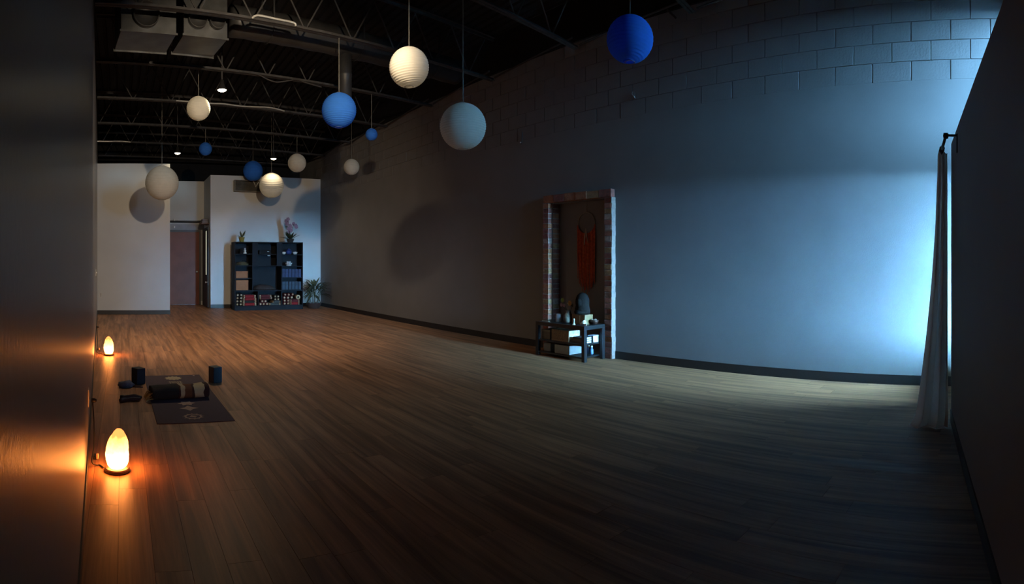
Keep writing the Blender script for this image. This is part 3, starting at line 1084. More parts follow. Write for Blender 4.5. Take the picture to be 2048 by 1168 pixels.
def star(bm, cx, cy, n, r0, r1, z=0.0064, rot=0.0, sx=1.0, sy=1.0):
    vs = []
    for i in range(2 * n):
        r = r1 if i % 2 == 0 else r0
        a = rot + PI * i / n
        vs.append(bm.verts.new((cx + sx * r * math.cos(a), cy + sy * r * math.sin(a), z)))
    c = bm.verts.new((cx, cy, z))
    for i in range(2 * n):
        bm.faces.new((c, vs[i], vs[(i + 1) % (2 * n)]))


bm = bmesh.new()
disc_ring(bm, 0.0, 0.17, 0.055, 0.072)
for k in range(12):
    star(bm, 0.075 * math.cos(2 * PI * k / 12), 0.17 + 0.075 * math.sin(2 * PI * k / 12), 3, 0.006, 0.018, rot=2 * PI * k / 12)
star(bm, 0.0, 0.17, 4, 0.016, 0.048, rot=0.3)
disc_ring(bm, 0.0, 0.17, 0.02, 0.026, z=0.0066)
obj('emblem', bm, M_ROSE, mat_e)
bm = bmesh.new()
star(bm, 0.0, 0.43, 4, 0.045, 0.085, rot=0)
disc_ring(bm, 0.0, 0.43, 0.02, 0.03, z=0.0066)
obj('emblem', bm, M_ROSE, mat_e)
bm = bmesh.new()
star(bm, 0.0, 0.60, 6, 0.05, 0.08, rot=0)
obj('emblem', bm, M_ROSE, mat_e)
bm = bmesh.new()
for i in range(3):
    for k in range(5):
        star(bm, -0.055 + 0.0275 * k, 1.40 + 0.05 * i, 4, 0.008, 0.026, rot=0.4 * k)
obj('emblem', bm, M_CREAM, mat_e)
bm = bmesh.new()
star(bm, 0.0, 1.68, 12, 0.075, 0.098)
obj('emblem', bm, M_CREAM, mat_e)
B('tag', mat('pink_tag', (0.6, 0.42, 0.42), 0.7), mat_e, (0.23, 0.25, 1.78, 1.80, 0.0061, 0.008))


def blanket_mat():
    m, nt, p = new_mat('striped_blanket')
    N, L = nt.nodes, nt.links
    tc = N.new('ShaderNodeTexCoord')
    n = N.new('ShaderNodeTexNoise'); n.inputs['Scale'].default_value = 7; n.inputs['Detail'].default_value = 2
    L.new(tc.outputs['Object'], n.inputs['Vector'])
    sep = N.new('ShaderNodeSeparateXYZ'); L.new(tc.outputs['Object'], sep.inputs[0])
    a = N.new('ShaderNodeMath'); a.operation = 'MULTIPLY_ADD'; a.inputs[1].default_value = 0.09
    L.new(n.outputs['Fac'], a.inputs[0]); L.new(sep.outputs['X'], a.inputs[2])
    mr = N.new('ShaderNodeMapRange')
    mr.inputs['From Min'].default_value = -0.255; mr.inputs['From Max'].default_value = 0.345
    L.new(a.outputs[0], mr.inputs['Value'])
    r = N.new('ShaderNodeValToRGB'); r.color_ramp.interpolation = 'CONSTANT'
    e = r.color_ramp.elements
    e[0].position = 0; e[0].color = (0.014, 0.016, 0.017, 1)
    e[1].position = 0.45; e[1].color = (0.05, 0.012, 0.01, 1)
    for pos, c in ((0.485, (0.52, 0.42, 0.26)), (0.565, (0.13, 0.045, 0.015)), (0.68, (0.045, 0.014, 0.01)), (0.725, (0.55, 0.45, 0.27)), (0.88, (0.035, 0.010, 0.012))):
        k = e.new(pos); k.color = (*c, 1)
    L.new(mr.outputs[0], r.inputs['Fac'])
    L.new(r.outputs['Color'], p.inputs['Base Color'])
    p.inputs['Roughness'].default_value = 0.95
    w = N.new('ShaderNodeTexWave'); w.inputs['Scale'].default_value = 60
    L.new(tc.outputs['Object'], w.inputs['Vector'])
    b = N.new('ShaderNodeBump'); b.inputs['Strength'].default_value = 0.3; b.inputs['Distance'].default_value = 0.004
    L.new(w.outputs['Fac'], b.inputs['Height']); L.new(b.outputs['Normal'], p.inputs['Normal'])
    return m


bl0, bl1 = on_floor(302, 803), on_floor(416, 797)
bdir = (bl1 - bl0)
blen = bdir.length
bang = math.atan2(bdir.y, bdir.x)
cen = (bl0 + bl1) / 2
bl = thing('rolled_blanket', 'dark striped woven blanket roll lying across the plum mat', 'blanket', (cen.x, cen.y + 0.085, 0.0062), bang)
bm = bmesh.new()
NS, NL = 28, 30
rings = []
for i in range(NL + 1):
    s = i / NL
    x = -blen / 2 + blen * s
    hgt = 0.105 + 0.012 * math.sin(5 * s) + 0.03 * s * s
    dep = 0.10 + 0.012 * math.sin(3 * s + 1) + 0.02 * s
    ring = []
    for k in range(NS):
        a = 2 * PI * k / NS
        ca_, sa_ = math.cos(a), math.sin(a)
        yy = dep * (abs(ca_) ** 0.75) * (1 if ca_ > 0 else -1)
        zz = hgt / 2 + hgt / 2 * (abs(sa_) ** 0.7) * (1 if sa_ > 0 else -1)
        w = mnoise.noise(Vector((x * 9, yy * 7, zz * 7))) * 0.008
        ring.append(bm.verts.new((x, yy + w, max(0.0, zz + (w if zz > 0.03 else 0)))))
    rings.append(ring)
for r0, r1 in zip(rings, rings[1:]):
    for k in range(NS):
        bm.faces.new((r0[k], r0[(k + 1) % NS], r1[(k + 1) % NS], r1[k]))
for ring, sg in ((rings[0], -1), (rings[-1], 1)):
    prev = ring
    cx = sum((v.co for v in ring), Vector()) / NS
    for q, (f, d) in enumerate(((0.8, -0.012), (0.55, 0.008), (0.3, -0.014))):
        nr = [bm.verts.new(cx + (v.co - cx) * f + Vector((sg * d, 0, 0))) for v in ring]
        for k in range(NS):
            bm.faces.new((prev[k], prev[(k + 1) % NS], nr[(k + 1) % NS], nr[k]))
        prev = nr
    bm.faces.new(prev)
obj('roll', bm, blanket_mat(), bl, smooth=True)
M_FRINGE = mat('fringe_yellow', (0.34, 0.27, 0.10), 0.9, vary=0.3, scale=40)
for i in range(12):
    bm = bmesh.new()
    y0 = -0.095 + 0.016 * i
    z0 = 0.02 + 0.05 * abs(math.sin(i * 1.7))
    tube(bm, [(-blen / 2 + 0.01, y0, z0), (-blen / 2 - 0.025, y0 - 0.01, z0 * 0.8), (-blen / 2 - 0.055, y0 - 0.02 + 0.012 * math.sin(i * 2.1), 0.006)], [0.006, 0.005, 0.003], 5)
    obj('tassel', bm, M_FRINGE, bl)

M_YB = mat('foam_lit_tone', (0.026, 0.058, 0.085), 0.75, vary=0.2, scale=50, bump=0.1, bump_scale=200)  # same foam as the next: light and shade put into two tones
M_YN = mat('foam_shaded_tone', (0.018, 0.022, 0.036), 0.75, vary=0.2, scale=50, bump=0.1, bump_scale=200)
for (px, py, m, rz, lab) in ((277, 769, M_YN, 0.55, 'foam yoga block in a shaded navy tone beside the dark pouch'), (432, 766, M_YB, 0.35, 'foam yoga block in a lit teal tone standing alone past the blanket roll')):
    c = on_floor(px, py)
    bm = bmesh.new()
    box(bm, -0.05, 0.05, -0.06, 0.06, 0, 0.165, bevel=0.008, seg=3)
    o = obj('yoga_block', bm, m, None, loc=(c.x, c.y + 0.05, 0.0), rotz=rz)
    tag(o, lab, 'yoga block', 'yoga blocks by the mat')

M_POUCH = mat('slate_cloth', (0.10, 0.11, 0.15), 0.8, vary=0.5, scale=25)
c = on_floor(252, 776)
e = thing('cloth_pouch', 'crumpled slate blue pouch lying beside the navy block', 'pouch', (c.x, c.y + 0.04, 0))
bm = bmesh.new()
vs = lathe(bm, [(0.0, 0.0), (0.06, 0.0), (0.075, 0.02), (0.066, 0.045), (0.035, 0.062), (0.0, 0.066)], 22)
for v in vs:
    k = mnoise.noise(v.co * 28) * 0.25
    v.co.x *= 1.1 + k; v.co.y *= 0.8 + k
    v.co.z *= 1 + k
    v.co.z = max(0, v.co.z)
obj('bag', bm, M_POUCH, e, smooth=True)
bm = bmesh.new()
tube(bm, [(0.06, 0.0, 0.012), (0.10, -0.02, 0.006), (0.14, -0.015, 0.006), (0.17, -0.03, 0.006)], 0.006, 6)
obj('drawstring', bm, mat('dark_red_cord', (0.07, 0.02, 0.02), 0.8), e, smooth=True)
c0, c1_ = on_floor(240, 805), on_floor(280, 801)
e = thing('folded_strap', 'dark folded yoga strap lying off the end of the blanket', 'yoga strap', (c0.x, c0.y, 0))
M_STRAP = mat('dark_strap', (0.020, 0.014, 0.018), 0.8)
d = c1_ - c0
for i, (sx, dy, zz, w) in enumerate(((0.0, 0.0, 0.0, 1.0), (0.02, 0.05, 0.0, 0.95), (0.0, 0.11, 0.0, 0.8))):
    bm = bmesh.new()
    n = 12
    a = []
    b = []
    for k in range(n + 1):
        t = k / n
        p = Vector((sx + d.x * w * t, dy + d.y * w * t + 0.012 * math.sin(5 * t + i), 0.004 + 0.02 * math.sin(PI * t) * (i == 1)))
        a.append(p); b.append(p + Vector((0, 0.0, 0.032)))
    tube(bm, [q + Vector((0, 0, 0.014)) for q in a], [0.018 + 0.003 * math.sin(k) for k in range(n + 1)], 8)
    obj('loop', bm, M_STRAP, e, smooth=True)

# ------------------------------------------------------------------ brick surround
def brick_mats():
    out = []
    for i, c in enumerate(((0.24, 0.075, 0.045), (0.19, 0.06, 0.045), (0.29, 0.11, 0.05), (0.26, 0.14, 0.06), (0.30, 0.20, 0.17))):
        out.append(mat('brick_tone_%d' % i, c, 0.9, vary=0.35, scale=22, bump=0.6, bump_scale=70))
    return out


BM = brick_mats()
M_MORTAR = mat('dull_mortar', (0.24, 0.20, 0.18), 0.9, vary=0.2, scale=30, bump=0.5, bump_scale=60)

JW, OUT = 0.11, 0.08
ZT = NZ + 0.11
# mortar core just inside the brick faces
bm = bmesh.new()
for ya, yb in ((NY0 - JW, NY0), (NY1, NY1 + JW)):
    box(bm, -OUT + 0.008, 0.0, ya + 0.006, yb - 0.006 if ya < NY0 else yb - 0.006, 0, NZ)
    box(bm, 0.0, ND - 0.001, ya + 0.02 if ya >= NY1 else yb - 0.012, ya + 0.0 + 0.012 if ya >= NY1 else yb + 0.004, 0, NZ - 0.001) if False else None
box(bm, -OUT + 0.008, 0.0, NY0 - JW + 0.006, NY1 + JW - 0.006, NZ + 0.006, ZT - 0.006)
# reveal lining of the niche
box(bm, 0.0, ND - 0.0005, NY1 - 0.016, NY1 - 0.0005, 0, NZ - 0.0005)
box(bm, 0.0, ND - 0.0005, NY0 + 0.0005, NY0 + 0.016, 0, NZ - 0.0005)
sur = obj('trim_1', bm, M_MORTAR, None, loc=(WR0, 0, 0), rotz=WR_ANG)
struct(sur, 'worn red brick surround framing the wall niche', 'brick surround')
CH = 0.0715
n_c = int(NZ / CH)
CH = NZ / n_c
for side, (ya, yb) in enumerate(((NY0 - JW, NY0), (NY1, NY1 + JW))):
    for i in range(n_c):
        bm = bmesh.new()
        j = lambda s=0.004: random.uniform(-s, s)
        depth_in = 0.0 if i % 2 else ND * 0.55
        inner = 0.0
        if side == 1:
            box(bm, -OUT + j(), -0.0005, ya + j(0.003) - 0.004, yb + j(), i * CH + 0.005, (i + 1) * CH - 0.005, bevel=0.004, seg=1)
        else:
            box(bm, -OUT + j(), -0.0005, ya + j(), yb + 0.003 + j(0.003), i * CH + 0.005, (i + 1) * CH - 0.005, bevel=0.004, seg=1)
        obj('brick', bm, random.choice(BM), sur)
        # header in the reveal
        bm = bmesh.new()
        if side == 1:
            box(bm, 0.0005, ND - 0.002, NY1 - 0.022 + j(0.003), NY1 - 0.017, i * CH + 0.006, (i + 1) * CH - 0.006)
        else:
            box(bm, 0.0005, ND - 0.002, NY0 + 0.017, NY0 + 0.022 + j(0.003), i * CH + 0.006, (i + 1) * CH - 0.006)
        obj('brick', bm, random.choice(BM), sur)
for i in range(n_c):                      # pale daylit outer edge, shaped as added strips in mortar colour
    B('daylit_edge_strip', M_MORTAR, sur, (-OUT + random.uniform(-0.004, 0.006), -0.0005, NY0 - JW - 0.012 + random.uniform(-0.002, 0.004), NY0 - JW - 0.006, i * CH + 0.001, (i + 1) * CH - 0.001))
L_ = NY1 - NY0 + 2 * JW
nb = 6
for i in range(nb):
    bm = bmesh.new()
    a_ = NY0 - JW + L_ * i / nb
    box(bm, -OUT + random.uniform(-0.005, 0.005), -0.0005, a_ + 0.005, a_ + L_ / nb - 0.005, NZ + 0.004, ZT + random.uniform(-0.006, 0.006), bevel=0.004, seg=1)
    obj('brick', bm, random.choice(BM[1:4]), sur)

# ------------------------------------------------------------------ wall hanging
wy, wz = wr_hit(1174, 447, -ND)
wh = thing('hanging_wall_art', 'hoop wall hanging with long rust red yarn fringe in the niche', 'wall hanging', (WR0 + math.cos(WR_ANG) * (ND - 0.012) - math.sin(WR_ANG) * wy, wy, wz), WR_ANG)
M_HOOP = mat('pale_hoop', (0.30, 0.28, 0.24), 0.5)
M_YARN = mat('rust_yarn', (0.55, 0.085, 0.03), 0.9, vary=0.35, scale=30)
M_YARN2 = mat('dark_rust_yarn', (0.38, 0.05, 0.02), 0.9, vary=0.3, scale=30)
M_YARN3 = mat('orange_yarn', (0.66, 0.16, 0.05), 0.9, vary=0.3, scale=30)
HR = 0.155
bm = bmesh.new()
tube(bm, [(0, HR * math.cos(2 * PI * i / 32), HR * math.sin(2 * PI * i / 32)) for i in range(32)], 0.0055, 6, closed=True)
obj('hoop', bm, M_HOOP, wh, smooth=True)
bm = bmesh.new()
tube(bm, [(0, 0, HR), (0.006, 0, HR + 0.16)], 0.003, 5)
obj('hanger', bm, M_HOOP, wh)
n = 34
for i in range(n):
    t = (i + 0.5) / n * 2 - 1
    y = t * 0.17
    zt = -math.sqrt(max(0.0, HR * HR - min(y * y, HR * HR * 0.98))) * 0.9 if abs(t) < 0.9 else -0.02
    zb = -0.76 - 0.17 * (1 - t * t) + random.uniform(-0.06, 0.06)
    bm = bmesh.new()
    tube(bm, [(-0.004, y, zt), (-0.006 + random.uniform(-.004, .004), y + random.uniform(-.006, .006), (zt + zb) / 2), (-0.004, y * 0.96 + random.uniform(-.01, .01), zb)], [0.006, 0.0065, 0.004], 5)
    obj('yarn_strand', bm, (M_YARN, M_YARN2, M_YARN)[i % 3] if i % 7 else M_YARN3, wh)
M_FEATH = mat('cream_cord', (0.62, 0.53, 0.42), 0.8)
for y0, z1, y1 in ((0.0, -0.30, 0.028), (0.0, -0.27, -0.045)):
    bm = bmesh.new()
    tube(bm, [(-0.016, y0, -0.07), (-0.018, (y0 + y1) / 2, (-0.07 + z1) / 2), (-0.016, y1, z1)], [0.003, 0.009, 0.004], 6)
    obj('cream_tail', bm, M_FEATH, wh, smooth=True)

# ------------------------------------------------------------------ altar table and what stands on it
M_TBL = mat('black_table', (0.013, 0.013, 0.014), 0.35)
tl0 = on_floor(1083, 705)
tl1 = on_floor(1182, 721)
TX1 = wr_x(5.3) - 0.09
TX0 = TX1 - 0.40
TY0, TY1, TH = 4.78, 5.68, 0.455
tb = thing('altar_table', 'low black side table with shelves in front of the brick niche', 'table', (TX0, TY0, 0), WR_ANG)
tw, td = TX1 - TX0, TY1 - TY0
B('tabletop', M_TBL, tb, (0, tw, 0, td, TH - 0.05, TH), bevel=0.003)
for xx in (0.0, tw - 0.05):
    for yy in (0.0, td - 0.05):
        B('leg', M_TBL, tb, (xx, xx + 0.05, yy, yy + 0.05, 0, TH - 0.0502), bevel=0.002)
B('shelf', M_TBL, tb, (0.01, tw - 0.01, 0.051, td - 0.051, 0.20, 0.218))
B('shelf', M_TBL, tb, (0.01, tw - 0.01, 0.051, td - 0.051, 0.04, 0.058))


def on_table(u, v, z):
    """table-local: u depth from the room side, v along from the curtain end"""
    ca_, sa_ = math.cos(WR_ANG), math.sin(WR_ANG)
    return (TX0 + u * ca_ - v * sa_, TY0 + u * sa_ + v * ca_, z)


M_GLASSY = mat('frosted_glass', (0.42, 0.48, 0.50), 0.15, vary=0.1)
# glass jar
e = thing('glass_jar', 'small pale glass jar beside the flower vase', 'jar', on_table(0.15, 0.60, TH), WR_ANG)
bm = bmesh.new()
lathe(bm, [(0.0, 0.0), (0.04, 0.0), (0.045, 0.01), (0.045, 0.085), (0.036, 0.1), (0.036, 0.112), (0.032, 0.112), (0.031, 0.02), (0, 0.015)], 20)
obj('bowl', bm, M_GLASSY, e, smooth=True)
bm = bmesh.new()
lathe(bm, [(0.038, 0.098), (0.041, 0.098), (0.041, 0.104), (0.038, 0.104)], 20)
obj('rim_band', bm, M_PLASTIC_W, e, smooth=True)
# vase with flowers
e = thing('flower_vase', 'patterned brown vase holding yellow, pink and green flowers', 'vase', on_table(0.17, 0.44, TH), WR_ANG)
M_VASE = mat('patterned_vase', (0.11, 0.09, 0.07), 0.3, vary=0.9, scale=34)
bm = bmesh.new()
lathe(bm, [(0.0, 0.0), (0.045, 0.0), (0.062, 0.02), (0.07, 0.06), (0.06, 0.105), (0.036, 0.135), (0.032, 0.15), (0.044, 0.165), (0.04, 0.165), (0.028, 0.15), (0.0, 0.13)], 24)
obj('body', bm, M_VASE, e, smooth=True)
M_STEM = mat('stem_green', (0.035, 0.06, 0.02), 0.6)
for (dy, dz, r, cname, ccol) in ((0.085, 0.30, 0.038, 'lime_petal', (0.26, 0.36, 0.10)), (-0.05, 0.265, 0.042, 'amber_petal', (0.55, 0.30, 0.07)), (0.11, 0.235, 0.03, 'pink_petal', (0.42, 0.24, 0.30)), (0.06, 0.23, 0.028, 'pink_petal', (0.42, 0.24, 0.30)), (-0.09, 0.24, 0.028, 'dark_leaf', (0.03, 0.045, 0.03))):
    bm = bmesh.new()
    tube(bm, [(0, 0, 0.12), (0, dy * 0.5, 0.18), (-0.01, dy, dz)], 0.003, 5)
    st = obj('stem', bm, M_STEM, e)
    for k in range(7):
        bm = bmesh.new()
        a = 2 * PI * k / 7
        tip = Vector((-0.01 - 0.5 * r, dy + r * math.cos(a), dz + r * math.sin(a)))
        o0 = Vector((-0.01, dy, dz))
        side = Vector((0, -math.sin(a), math.cos(a))) * r * 0.38
        m_ = (o0 + tip) / 2
        vs = [bm.verts.new(p) for p in (o0, m_ + side + Vector((-0.006, 0, 0)), tip, m_ - side + Vector((-0.006, 0, 0)))]
        bm.faces.new(vs)
        obj('petal', bm, mat(cname, ccol, 0.6), st)
# carved head on a wooden block
e = thing('wooden_pedestal', 'tan wooden block carrying the dark domed statue', 'pedestal', on_table(0.22, 0.235, TH), WR_ANG)
M_TAN = mat('tan_wood', (0.24, 0.155, 0.07), 0.6, scale=12, vary=0.2)
B('block', M_TAN, e, (-0.08, 0.08, -0.115, 0.115, 0, 0.125), bevel=0.004)
B('inlay', mat('tan_wood_light', (0.31, 0.21, 0.10), 0.6), e, (-0.083, -0.0801, -0.03, 0.05, 0.02, 0.105))
M_STAT = mat('dark_statue', (0.012, 0.010, 0.009), 0.8, vary=0.4, scale=30, bump=0.5, bump_scale=90, spec=0.1)
e = thing('seated_statue', 'dark domed seated statue against the niche wall', 'statue', on_table(0.22, 0.235, TH + 0.125), WR_ANG)
bm = bmesh.new()
lathe(bm, [(0.0, 0.0), (0.10, 0.0), (0.118, 0.03), (0.112, 0.07), (0.10, 0.11), (0.105, 0.16), (0.10, 0.2), (0.08, 0.245), (0.045, 0.275), (0.0, 0.285)], 26)
for v in bm.verts:
    v.co.x *= 0.72
obj('body', bm, M_STAT, e, smooth=True)
bm = bmesh.new()
lathe(bm, [(0.0, 0.02), (0.03, 0.02), (0.052, 0.05), (0.056, 0.085), (0.05, 0.12), (0.03, 0.145), (0.0, 0.152)], 18)
for v in bm.verts:
    v.co.x = v.co.x * 0.9 - 0.045
    v.co.z += 0.07
obj('head', bm, M_STAT, e, smooth=True)
bm = bmesh.new()
tube(bm, [(-0.03, -0.085, 0.03), (-0.085, -0.04, 0.03), (-0.095, 0.0, 0.035), (-0.085, 0.04, 0.03), (-0.03, 0.085, 0.03)], 0.024, 8)
obj('folded_arms', bm, M_STAT, e, smooth=True)
# small white figure, white shells, candle dish
M_IVORY = mat('ivory', (0.66, 0.60, 0.46), 0.5)
e = thing('ivory_figurine', 'tiny ivory figurine standing near the table edge', 'figurine', on_table(0.06, 0.235, TH), WR_ANG)
bm = bmesh.new()
lathe(bm, [(0.0, 0.0), (0.018, 0.0), (0.016, 0.015), (0.009, 0.03), (0.012, 0.045), (0.007, 0.055), (0.011, 0.066), (0.008, 0.078), (0.0, 0.082)], 14)
obj('body', bm, M_IVORY, e, smooth=True)
bm = bmesh.new()
lathe(bm, [(0.0, 0.0), (0.022, 0.0), (0.022, 0.005), (0.0, 0.006)], 14, (0, 0, 0.0))
obj('foot', bm, M_IVORY, e)
e = thing('bone_scoop', 'pale bone scoop lying on the table near the curtain end', 'scoop', on_table(0.08, 0.09, TH), WR_ANG)
bm = bmesh.new()
lathe(bm, [(0.0, -0.05), (0.012, -0.045), (0.02, 0.0), (0.024, 0.04), (0.02, 0.04), (0.0, 0.0)], 14)
bmesh.ops.rotate(bm, verts=bm.verts[:], cent=(0, 0, 0), matrix=Matrix.Rotation(PI / 2 - 0.45, 3, 'X'))
obj('bowl', bm, M_IVORY, e, smooth=True, loc=(0, 0.01, 0.032))
B('handle', M_IVORY, e, (-0.006, 0.006, -0.055, -0.02, 0.0, 0.024), bevel=0.003)
e = thing('offering_bowl', 'dark copper bowl with pale stones at the niche corner', 'bowl', on_table(0.26, 0.06, TH), WR_ANG)
bm = bmesh.new()
lathe(bm, [(0.0, 0.0), (0.03, 0.0), (0.052, 0.03), (0.06, 0.06), (0.055, 0.06), (0.045, 0.035), (0.0, 0.012)], 22)
obj('bowl', bm, mat('dark_copper', (0.06, 0.03, 0.022), 0.35, metal=0.5), e, smooth=True)
for k, (dx, dy) in enumerate(((-0.02, 0.02), (-0.015, -0.02), (0.02, 0.0))):
    bm = bmesh.new()
    bmesh.ops.create_icosphere(bm, subdivisions=2, radius=0.019)
    for v in bm.verts:
        v.co.z *= 0.8
    obj('stone', bm, mat('pale_stone', (0.34, 0.27, 0.22), 0.7), e, smooth=True, loc=(dx, dy, 0.058))
e = thing('incense_tray', 'thin pale incense tray at the far end of the table', 'incense tray', on_table(0.10, 0.80, TH), WR_ANG)
B('tray', M_IVORY, e, (-0.015, 0.015, -0.06, 0.06, 0, 0.008), bevel=0.002)
B('stick', M_BROWN, e, (-0.002, 0.002, -0.05, 0.05, 0.0081, 0.012))
# shelf contents
M_WICK = mat('wicker_tan', (0.24, 0.15, 0.08), 0.8, vary=0.35, scale=50, bump=0.5, bump_scale=120)
M_BRIGHTBOX = mat('white_card', (0.72, 0.76, 0.78), 0.6)
sz1, sz0 = 0.2181, 0.0581
e = thing('storage_basket', 'tan woven basket with a pale patterned end on the upper shelf', 'basket', on_table(0.06, 0.33, sz1), WR_ANG)
B('body', M_WICK, e, (0, 0.22, 0.0, 0.32, 0.0, 0.15), bevel=0.006)
B('end_label', mat('floral_card', (0.62, 0.60, 0.56), 0.6, vary=0.4, scale=40), e, (0.01, 0.2, -0.004, -0.0001, 0.01, 0.142))
B('rim', mat('rim_tan', (0.34, 0.23, 0.13), 0.8), e, (-0.004, -0.0001, 0.005, 0.315, 0.0, 0.02))
for k, (z, w_, c, lb) in enumerate(((0.0, 0.24, (0.10, 0.085, 0.075), 'grey book lying lowest beside the basket'), (0.0262, 0.20, (0.16, 0.12, 0.09), 'brown book lying on the grey book beside the basket'), (0.0524, 0.17, (0.07, 0.07, 0.08), 'small dark book topping the pile beside the basket'))):
    e = thing('book', lb, 'book', on_table(0.07, 0.09, sz1 + z), WR_ANG, 'books on the table shelf')
    B('cover', mat('book_%d' % k, c, 0.7), e, (0, 0.17, 0, w_, 0, 0.003), (0, 0.17, 0, w_, 0.023, 0.026), (0.0, 0.003, 0, w_, 0.003, 0.023))
    B('pages', M_IVORY, e, (0.003, 0.166, 0.004, w_ - 0.004, 0.003, 0.023))
e = thing('white_box', 'bright white card box on the upper table shelf by daylight', 'box', on_table(0.255, 0.075, sz1), WR_ANG)
B('tray', M_BRIGHTBOX, e, (0, 0.125, 0.0, 0.09, 0, 0.075), bevel=0.003)
B('lid', M_BRIGHTBOX, e, (-0.003, 0.128, -0.003, 0.093, 0.0751, 0.09), bevel=0.003)
e = thing('storage_crate', 'grey storage crate on the lower table shelf beside two bottles', 'crate', on_table(0.03, 0.30, sz0), WR_ANG)
B('body', mat('crate_grey', (0.24, 0.235, 0.23), 0.7), e, (0, 0.28, 0, 0.26, 0, 0.115), bevel=0.004)
B('end_panel', mat('crate_grey', (0.24, 0.235, 0.23), 0.7), e, (0.005, 0.275, -0.004, -0.0001, 0.005, 0.11))
for k, (v, lb) in enumerate(((0.20, 'white capped bottle beside the grey crate'), (0.145, 'white capped bottle away from the grey crate'))):
    e = thing('bottle', lb, 'bottle', on_table(0.30, v, sz0), WR_ANG, 'bottles on the lower table shelf')
    bm = bmesh.new()
    lathe(bm, [(0, 0), (0.024, 0), (0.026, 0.01), (0.026, 0.06), (0.012, 0.078), (0.012, 0.085), (0, 0.085)], 16)
    obj('body', bm, mat('blue_bottle', (0.06, 0.12, 0.22), 0.3), e, smooth=True)
    bm = bmesh.new()
    lathe(bm, [(0, 0.0852), (0.017, 0.0852), (0.017, 0.108), (0, 0.11)], 14)
    obj('cap', bm, M_BRIGHTBOX, e, smooth=True)
e = thing('storage_tin', 'small greyish lidded tin at the far end of the lower shelf', 'tin', on_table(0.06, 0.67, sz0), WR_ANG)
B('body', mat('tin_grey', (0.20, 0.22, 0.24), 0.4), e, (0, 0.16, 0, 0.13, 0, 0.10), bevel=0.006)
B('lid', mat('tin_lid', (0.26, 0.28, 0.30), 0.4), e, (-0.004, 0.164, -0.004, 0.134, 0.1001, 0.118), bevel=0.004)
e = thing('paper_box', 'dull tan paper box at the far end of the upper shelf', 'box', on_table(0.06, 0.68, sz1), WR_ANG)
B('body', mat('dull_card', (0.15, 0.13, 0.10), 0.8), e, (0, 0.2, 0, 0.16, 0, 0.10), bevel=0.003)
B('lid', mat('dull_card_lid', (0.20, 0.18, 0.14), 0.8), e, (-0.003, 0.203, -0.003, 0.163, 0.1001, 0.13), bevel=0.003)

# ------------------------------------------------------------------ curtain on its rod
M_ROD = mat('black_rod', (0.012, 0.012, 0.013), 0.4)
ROD_Z = 2.12
ROD_OFF = 0.085


def rod_pt(x, off=ROD_OFF):
    return Vector((x - math.sin(ang) * off, part_y(x) + math.cos(ang) * off, ROD_Z))


e = thing('curtain_rod', 'black curtain rod on a square bracket fixed to the partition', 'curtain rod', (0, 0, 0))
bm = bmesh.new()
tube(bm, [rod_pt(3.80), rod_pt(4.44)], 0.011, 10)
obj('rod', bm, M_ROD, e, smooth=True)
bm = bmesh.new()
p = rod_pt(3.79)
lathe(bm, [(0.0, -0.02), (0.016, -0.018), (0.02, 0.0), (0.016, 0.018), (0.0, 0.02)], 14)
obj('finial', bm, M_ROD, e, smooth=True, loc=p)
b0 = rod_pt(3.86, 0.0)
bm = bmesh.new()
d_ = Vector((math.cos(ang), math.sin(ang), 0))
nrm = Vector((-math.sin(ang), math.cos(ang), 0))
mt = Matrix.Translation((b0.x, b0.y, 0)) @ Matrix.Rotation(ang, 4, 'Z')
box(bm, -0.014, 0.014, 0.0, 0.008, ROD_Z - 0.10, ROD_Z + 0.03, mt)
box(bm, -0.010, 0.010, 0.008, ROD_OFF + 0.008, ROD_Z + 0.012, ROD_Z + 0.026, mt)
obj('bracket', bm, M_ROD, e)

M_CURT = paper_mat('curtain_cloth', (0.86, 0.81, 0.76), 0.55)
cu = thing('curtain', 'off-white floor length curtain bunched at the end of the partition', 'curtain', (0, 0, 0))
bm = bmesh.new()
NU, NV = 90, 40
grid = []
for j in range(NV + 1):
    t = j / NV
    z = ROD_Z - 0.012 - (ROD_Z - 0.012 - 0.006) * t
    rowv = []
    for i in range(NU + 1):
        s = i / NU
        wd = 0.075 + 0.06 * t + 0.13 * t * t
        ph = 2 * PI * 2.2 * s + 0.5 * math.sin(3 * t)
        x = 4.30 + (0.07 - 0.02 * t) * math.sin(ph)
        y = x * 0.0985 + 0.012 * (1 - t) + wd * (s + 0.035 * math.sin(2 * ph))
        fl = max(0.0, (t - 0.96) / 0.04)
        y += 0.03 * fl * fl * s
        x += -0.05 * fl * fl + 0.012 * math.sin(7 * s + 5 * t)
        rowv.append(bm.verts.new((x, y, z)))
    grid.append(rowv)
for j in range(NV):
    for i in range(NU):
        bm.faces.new((grid[j][i], grid[j][i + 1], grid[j + 1][i + 1], grid[j + 1][i]))
cl = obj('cloth', bm, M_CURT, cu, smooth=True)
for s in (0.1, 0.25, 0.4, 0.55, 0.7, 0.85):
    p = rod_pt(4.18 + 0.22 * s)
    bm = bmesh.new()
    tube(bm, [p + nrm * (0.018 * math.cos(2 * PI * k / 14)) + Vector((0, 0, 0.018 * math.sin(2 * PI * k / 14))) for k in range(14)], 0.003, 5, closed=True)
    obj('curtain_ring', bm, M_ROD, cu, smooth=True)

# ------------------------------------------------------------------ shelf unit at the back
UF = 14.22                                # front plane
UB = UF + 0.45


def ux(px):
    return on_depth(px, 500, UF).x


def uz(py):
    return on_depth(540, py, UF).z


